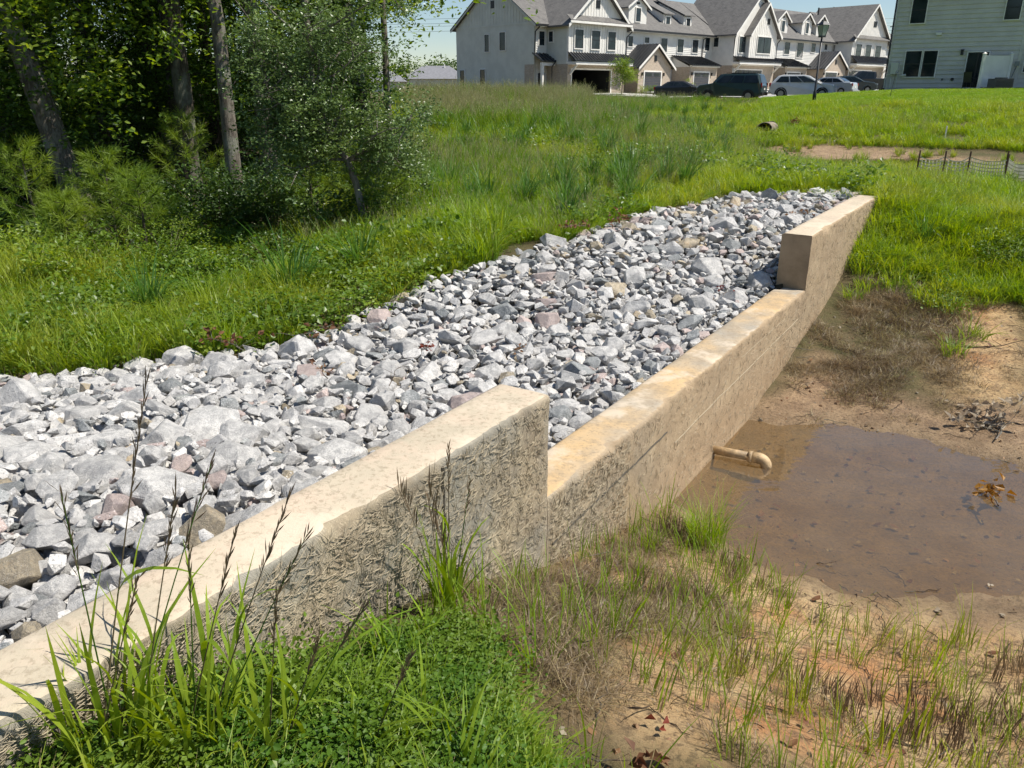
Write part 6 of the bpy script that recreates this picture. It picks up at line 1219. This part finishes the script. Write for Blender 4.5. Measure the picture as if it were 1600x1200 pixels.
for k in range(5000):
    if n_ >= 72: break
    Y = 12.3 + 26 * fr_.random() ** 2.0; xx = fr_.uniform(-.85 * Y, -.15 * Y - .3)
    if pdist(FORESTP, np.array([xx]), np.array([Y]))[0] < .7 or not all((xx - a) ** 2 + (Y - b) ** 2 > (.75 + Y * .02) ** 2 for a, b in placed2): continue
    pxx = 800 + 1313.2 * xx / Y
    if any(abs(pxx - q) < 50 and Y < yq + .3 for q, yq in ((85, 12.2), (350, 12.8), (408, 14.5), (493, 16.5), (270, 17), (561, 12))): continue
    placed2.append((xx, Y)); n_ += 1; plant_tree(US[n_ % 3 if n_ % 4 else 1], 'understory_shrub', ('low', 'bushy', 'tall')[n_ % 3 if n_ % 4 else 1] + ' understory shrub in the shade of the ' + ('left' if xx / Y < -.45 else 'right') + ' woods', xx, Y, fr_.uniform(0, 6.28), fr_.uniform(.6, 1.15), ('low', 'bushy', 'tall')[n_ % 3 if n_ % 4 else 1] + ' understory shrubs in the ' + ('left' if xx / Y < -.45 else 'right') + ' woods', 'shrub')
# far backing woods mass
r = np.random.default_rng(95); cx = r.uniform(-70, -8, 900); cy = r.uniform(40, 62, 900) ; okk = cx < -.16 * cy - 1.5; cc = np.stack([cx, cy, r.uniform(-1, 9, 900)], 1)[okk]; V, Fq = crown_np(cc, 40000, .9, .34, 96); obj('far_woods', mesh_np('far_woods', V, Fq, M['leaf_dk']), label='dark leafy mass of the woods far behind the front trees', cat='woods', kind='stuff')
cc = np.stack([r.uniform(-62, -10, 260), r.uniform(225, 240, 260), r.uniform(-1, 7.0, 260)], 1); V, Fq = crown_np(cc, 12000, 1.2, .8, 98); obj('distant_woods', mesh_np('distant_woods', V, Fq, M['leaf_dk']), label='low line of distant trees behind the far grey roofs', cat='woods', kind='stuff')
# pine saplings
def pine(h, seed, n_br=22):
    r = np.random.default_rng(seed); pr = [(*tube([(0, 0, -.05), (.02, 0, h * .5), (0, .01, h)], [.022, .015, .005], 6), 0)]; tips = [(np.array([0, 0, h]), np.array([0, 0, 1.]))]
    for k in range(n_br):
        z = h * (.15 + .8 * (k / n_br)); a = k * 2.4; L = h * .42 * (1.05 - z / h) + .10; d = np.array([math.cos(a), math.sin(a), .55]); b = np.array([0, 0, z]); e = b + d * L; e[2] += .12 * L; pr.append((*tube([b, (b + e) / 2 - np.array([0, 0, .03]), e], [.008, .006, .003], 4), 0))
        for f in (.5, .75, 1.0): tips.append((b + (e - b) * f, d / np.linalg.norm(d) + np.array([0, 0, .35])))
    Vs, Fs, k = [], [], 0
    for (c, d) in tips:
        n = 46; dd = d / np.linalg.norm(d) * .85 + r.normal(0, .55, (n, 3)); dd /= np.linalg.norm(dd, axis=1)[:, None]; L = r.uniform(.10, .20, n)[:, None]; c0 = c - d / np.linalg.norm(d) * r.uniform(0, .10, n)[:, None]; sd_ = np.cross(dd, r.normal(0, 1, (n, 3))); sd_ /= np.linalg.norm(sd_, axis=1)[:, None]; sd_ *= .0023
        e = c0 + dd * L; e[:, 2] -= .02; V = np.stack([c0 - sd_, c0 + sd_, e + sd_ * .5, e - sd_ * .5], 1).reshape(-1, 3); Vs.append(V); Fs.append(np.arange(n)[:, None] * 4 + np.array([[0, 1, 2, 3]]) + k); k += n * 4
    V, Fq, mi = joinm(pr); return mesh_np('trunk', V, Fq, M['bark_dk'], True), mesh_np('crown', np.concatenate(Vs), np.concatenate(Fs), M['needle'])
for i, (a, D, h_, lb) in enumerate([(140, 10.4, 1.35, 'bushy young pine with bright tips before the leaning left trunk'), (188, 10.0, 1.15, 'young pine with long soft needles right of the bright tipped one'), (10, 10.6, 1.5, 'young pine cut by the left edge of the picture'), (560, 11.2, 1.25, 'young pine in the shade right behind the slanting trunk'), (470, 11.6, 1.3, 'shaded young pine left of the slanting trunk'), (275, 13, 1.7, 'feathery young pine deep in the shade of the woods'), (600, 11.8, 1.2, 'young pine at the right end of the woods by the meadow'), (60, 9.8, .9, 'low young pine at the far left')]):
    xx, yy = fl(a, D); tm, cm_2 = pine(h_, 800 + i); o = thing('pine_sapling', lb, 'pine sapling', (xx, yy, float(height(xx, yy)))); obj('trunk', tm, o); obj('crown', cm_2, o)
# leafy bushes at the front of the woods
def bush(px, py, rad, h_, n, size, mat, label, seed, mat2=None, nm='leafy_bush'):
    g_ = G(px, py); r = np.random.default_rng(seed); o = thing(nm, label, 'bush', (g_[0], g_[1], float(height(g_[0], g_[1])))); pr = []; ends = []
    for k in range(12):
        a = r.uniform(0, 6.28); e = np.array([math.cos(a) * rad * r.uniform(.3, 1), math.sin(a) * rad * r.uniform(.3, 1), h_ * r.uniform(.35, 1)]); pr.append((*tube([(0, 0, -.03), e * .5 + np.array([0, 0, .1 * h_]), e], [.008, .006, .002], 4), 0)); ends += [e, e * .75, e * .5]
    V, Fq, mi = joinm(pr); obj('stems', mesh_np('stems', V, Fq, M['twig_dk']), o); V, Fq = crown_np(np.array(ends), n, rad * .22, size, seed + 1); mi = None; ms = [M[mat]]
    if mat2: mi = (r.random(len(V) // 6) < .4).astype(int); mi = np.concatenate([mi, mi]); ms.append(M[mat2])
    obj('foliage', mesh_np('foliage', V, Fq, ms, mi=mi), o)
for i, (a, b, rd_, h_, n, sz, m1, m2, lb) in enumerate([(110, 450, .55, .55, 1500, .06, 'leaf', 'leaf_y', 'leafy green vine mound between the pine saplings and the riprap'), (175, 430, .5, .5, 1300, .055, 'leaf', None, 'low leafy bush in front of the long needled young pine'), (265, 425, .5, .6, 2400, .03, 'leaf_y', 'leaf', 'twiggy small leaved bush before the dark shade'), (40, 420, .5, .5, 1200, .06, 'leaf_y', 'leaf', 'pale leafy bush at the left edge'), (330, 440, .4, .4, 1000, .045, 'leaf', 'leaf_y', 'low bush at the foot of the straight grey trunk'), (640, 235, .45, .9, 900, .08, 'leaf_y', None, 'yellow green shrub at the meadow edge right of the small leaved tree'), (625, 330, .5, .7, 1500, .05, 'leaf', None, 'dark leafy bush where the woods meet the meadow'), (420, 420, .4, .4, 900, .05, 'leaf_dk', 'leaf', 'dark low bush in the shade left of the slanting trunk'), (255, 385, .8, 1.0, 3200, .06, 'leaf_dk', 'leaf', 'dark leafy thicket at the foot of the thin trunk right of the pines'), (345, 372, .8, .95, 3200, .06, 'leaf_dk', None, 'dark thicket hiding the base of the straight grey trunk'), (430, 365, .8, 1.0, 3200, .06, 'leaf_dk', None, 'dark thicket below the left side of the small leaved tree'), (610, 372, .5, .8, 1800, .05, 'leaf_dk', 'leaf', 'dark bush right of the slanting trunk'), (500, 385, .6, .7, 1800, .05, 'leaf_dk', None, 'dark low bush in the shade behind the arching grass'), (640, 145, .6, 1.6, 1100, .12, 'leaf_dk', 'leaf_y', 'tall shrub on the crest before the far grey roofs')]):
    bush(a, b, rd_, h_, n, sz, m1, lb, 850 + i * 3, m2)
# garden shrubs and small tree at the houses
x, y = HF((5.2, 7.0, 0))[:2]; T = TreeT(3.2, .06, (0, 0), .04, 10, 901, 3800, .35, .16, 'leaf', 'bark_dk', .35, .45, 'leaf_y'); plant_tree(T, 'garden_tree', 'small young tree before the open garage of the left townhouse', x, y)
for i, (s_, t_, h_, lb) in enumerate([(12.0, 4.2, .7, 'low yellow green shrub right of the open garage'), (13.4, 4.4, .8, 'low shrub before the brick side of the gabled garage'), (20.5, 4.6, 1.5, 'upright clipped shrub beside the gabled garage door'), (21.8, 4.4, .6, 'low shrub left of the charcoal sedan'), (31, 4.6, 1.3, 'upright shrub between the charcoal sedan and the green SUV'), (43.5, 4.8, .7, 'low shrub between the green SUV and the white crossover'), (63.2, 5.2, 2.0, 'conical shrub left of the far right garage door')]):
    x, y, _ = HF((s_, t_, 0)); r = np.random.default_rng(920 + i); o = thing('garden_shrub', lb, 'shrub', (x, y, float(height(x, y)))); ee = np.stack([r.normal(0, .28, 30), r.normal(0, .28, 30), r.uniform(.1, h_, 30)], 1); V, Fq = crown_np(ee, 700, .12, .10, 930 + i); obj('foliage', mesh_np('foliage', V, Fq, M['leaf_y' if i % 2 == 0 else 'leaf']), o); m = MB(); m.cyl((0, 0, -.1), (0, 0, h_ * .6), .03, n=5); m.build('stem', M['twig_dk'], o)

# ------------------------------------------------------------------ dead branches, dead leaves, sticks
def dead_branch(name, at_, label, length, n_tw, n_leaf, size, mat, seed, flat=.35, bark='twig', rz=0, cat='branch', r0=.006, updir=.15):
    r = np.random.default_rng(seed); o = thing(name, label, cat, at_, rz); pr = []; ends = []; P = [np.zeros(3)]; d = np.array([1, 0, updir])
    for k in range(7): d = d + r.normal(0, .28, 3) * (1, 1, flat); d /= np.linalg.norm(d); q = P[-1] + d * length / 7; q[2] = max(q[2], .01); P.append(q)
    pr.append((*tube(P, [r0 * (1 - .7 * k / 7) for k in range(8)], 6), 0)); ends += P[3:]
    for k in range(n_tw):
        j = r.integers(1, 7); d2 = r.normal(0, 1, 3) * (1, 1, flat); d2[2] = abs(d2[2]); d2 /= np.linalg.norm(d2); e = P[j] + d2 * length * r.uniform(.15, .4); pr.append((*tube([P[j], (P[j] + e) / 2 + r.normal(0, .02, 3) * length, e], [r0 * .5, r0 * .35, r0 * .15], 4), 0)); ends.append(e)
    V, Fq, mi = joinm(pr); obj('twigs', mesh_np('twigs', V, Fq, M[bark]), o)
    if n_leaf: ends = np.array(ends); c = ends[r.integers(0, len(ends), n_leaf)] + r.normal(0, size * .5, (n_leaf, 3)) * (1, 1, .5); V, Fq = leafset(c, size, seed + 1, .1, .5, .6); obj('leaves', mesh_np('leaves', V, Fq, M[mat]), o)
    return o
def onrock(px, py, lift=.10): g_ = G(px, py); return (g_[0], g_[1], g_[2] + lift)
for i, (a, b, L, nl, sz, mt, lb, lift) in enumerate([(655, 568, .16, 26, .035, 'red_leaf', 'cluster of red dead leaves lying on the riprap behind the near crest', .13), (800, 582, .12, 8, .04, 'dead_leaf', 'small brown dead leaf cluster on the riprap near the wall step', .13), (385, 572, .45, 40, .05, 'dead_leaf', 'brown dead leafy twig across the far edge of the riprap at left', .12), (915, 372, .35, 45, .045, 'dead_leaf', 'reddish dead leaves on the riprap below the meadow edge', .13), (970, 375, .4, 40, .05, 'dead_leaf', 'tan dead leaves on the upper riprap', .12), (460, 545, .5, 25, .05, 'dead_leaf', 'brown leafy stick at the rock bed edge under the left bank grass', .12), (1240, 352, .25, 18, .04, 'dead_leaf', 'dark dead leaves on rocks beside the far crest', .12), (1128, 482, .25, 12, .03, 'red_leaf', 'few red leaves on the riprap near the spillway sill', .12), (515, 622, .16, 10, .04, 'dead_leaf', 'two orange brown leaves among the middle rocks', .13)]):
    dead_branch('dead_leaves', onrock(a, b, lift), lb, L, 5, nl, sz, mt, 950 + i, rz=i * 1.1, cat='dead leaves', r0=.004)
dead_branch('oak_branch', onrock(1555, 690, .02), 'fallen oak branch with dry pale leaves on the pond shore at the right edge', .75, 10, 130, .075, 'pale_leaf', 981, flat=.8, rz=.5, updir=.25)
g_ = pl(1560, 790, WZ + .01); dead_branch('oak_branch_reflection', tuple(g_), 'orange brown sprig laid on the pond as the oak branch reflection at right', .28, 4, 22, .07, 'reflected_leaf' if 'reflected_leaf' in M else 'dead_leaf', 983, flat=.1, rz=1.9, updir=0)  # leaves laid on the water to stand in for the branch's reflection
dead_branch('dead_weed', onrock(1072, 282, 0), 'dark red dead weed standing in the meadow behind the riprap', .5, 12, 70, .075, 'red_leaf', 984, flat=.8, rz=.2, cat='weed', updir=.4)
dead_branch('dead_weed', onrock(1100, 262, 0), 'small dark red dead weed right behind the larger one', .35, 6, 26, .07, 'dead_leaf', 985, flat=1, rz=1.0, cat='weed', updir=.9)
dead_branch('dead_weed', onrock(1237, 200, 0), 'brown dead weed on the bank right of the culvert', .8, 10, 60, .09, 'dead_leaf', 986, flat=1, rz=1.0, cat='weed', updir=.8)
for i, (a, b, L, rz, lb, bk) in enumerate([(655, 1150, .26, .9, 'pale crooked twig over the clover at the bottom', 'twig'), (900, 965, .24, -1.0, 'dark curved twig on the matted grass below the wall', 'twig_dk'), (1105, 975, .30, -1.2, 'dark forked twig lying on the sandy dirt', 'twig_dk'), (1480, 545, .8, -.2, 'long dark stick on the soil at the right edge', 'twig_dk'), (880, 1195, .22, .1, 'dark twig with curled leaves at the bottom edge', 'twig_dk'), (1275, 885, .12, -.7, 'rotten brown stick on the pond shore', 'twig_dk'), (905, 880, .2, .2, 'pale bent straw at the foot of the wall', 'twig'), (1215, 545, .4, -.6, 'pale curved root against the wall below the pillar', 'twig'), (20, 495, 1.0, .1, 'pale fallen branch on bare soil at the left edge', 'twig'), (15, 545, .8, -.1, 'thin pale stick on the ground at the left edge near the riprap', 'twig'), (610, 640, .4, 1.6, 'thin dark stem lying across the near riprap', 'twig_dk')]):
    dead_branch('fallen_twig', onrock(a, b, .02 if i != 10 else .15), lb, L, 4, 6 if i == 4 else 0, .05, 'dead_leaf', 990 + i, rz=rz, cat='twig', flat=.2, updir=.03, bark=bk, r0=.003 + .004 * (L > .5))
for i, (a, b, lb) in enumerate([(800, 1090, 'curled red brown leaf in the grass at the bottom centre'), (705, 1165, 'dark brown curled leaf in the clover at the bottom'), (1035, 1155, 'small rust red curled leaf in the dirt at the bottom'), (1018, 1195, 'dark red curled leaf at the bottom edge'), (885, 1020, 'pale curled leaf on the matted grass')]):
    g_ = G(a, b); V, Fq = leafset(np.random.default_rng(i).normal(0, .008, (3, 3)) + (0, 0, .03), .05, 700 + i, .1, .9, .6); obj('fallen_leaf', mesh_np('fallen_leaf', V, Fq, M['pale_leaf' if i == 4 else ('dead_leaf' if i % 2 else 'red_leaf')]), None, (g_[0], g_[1], float(height(g_[0], g_[1]))), label=lb, cat='leaf')
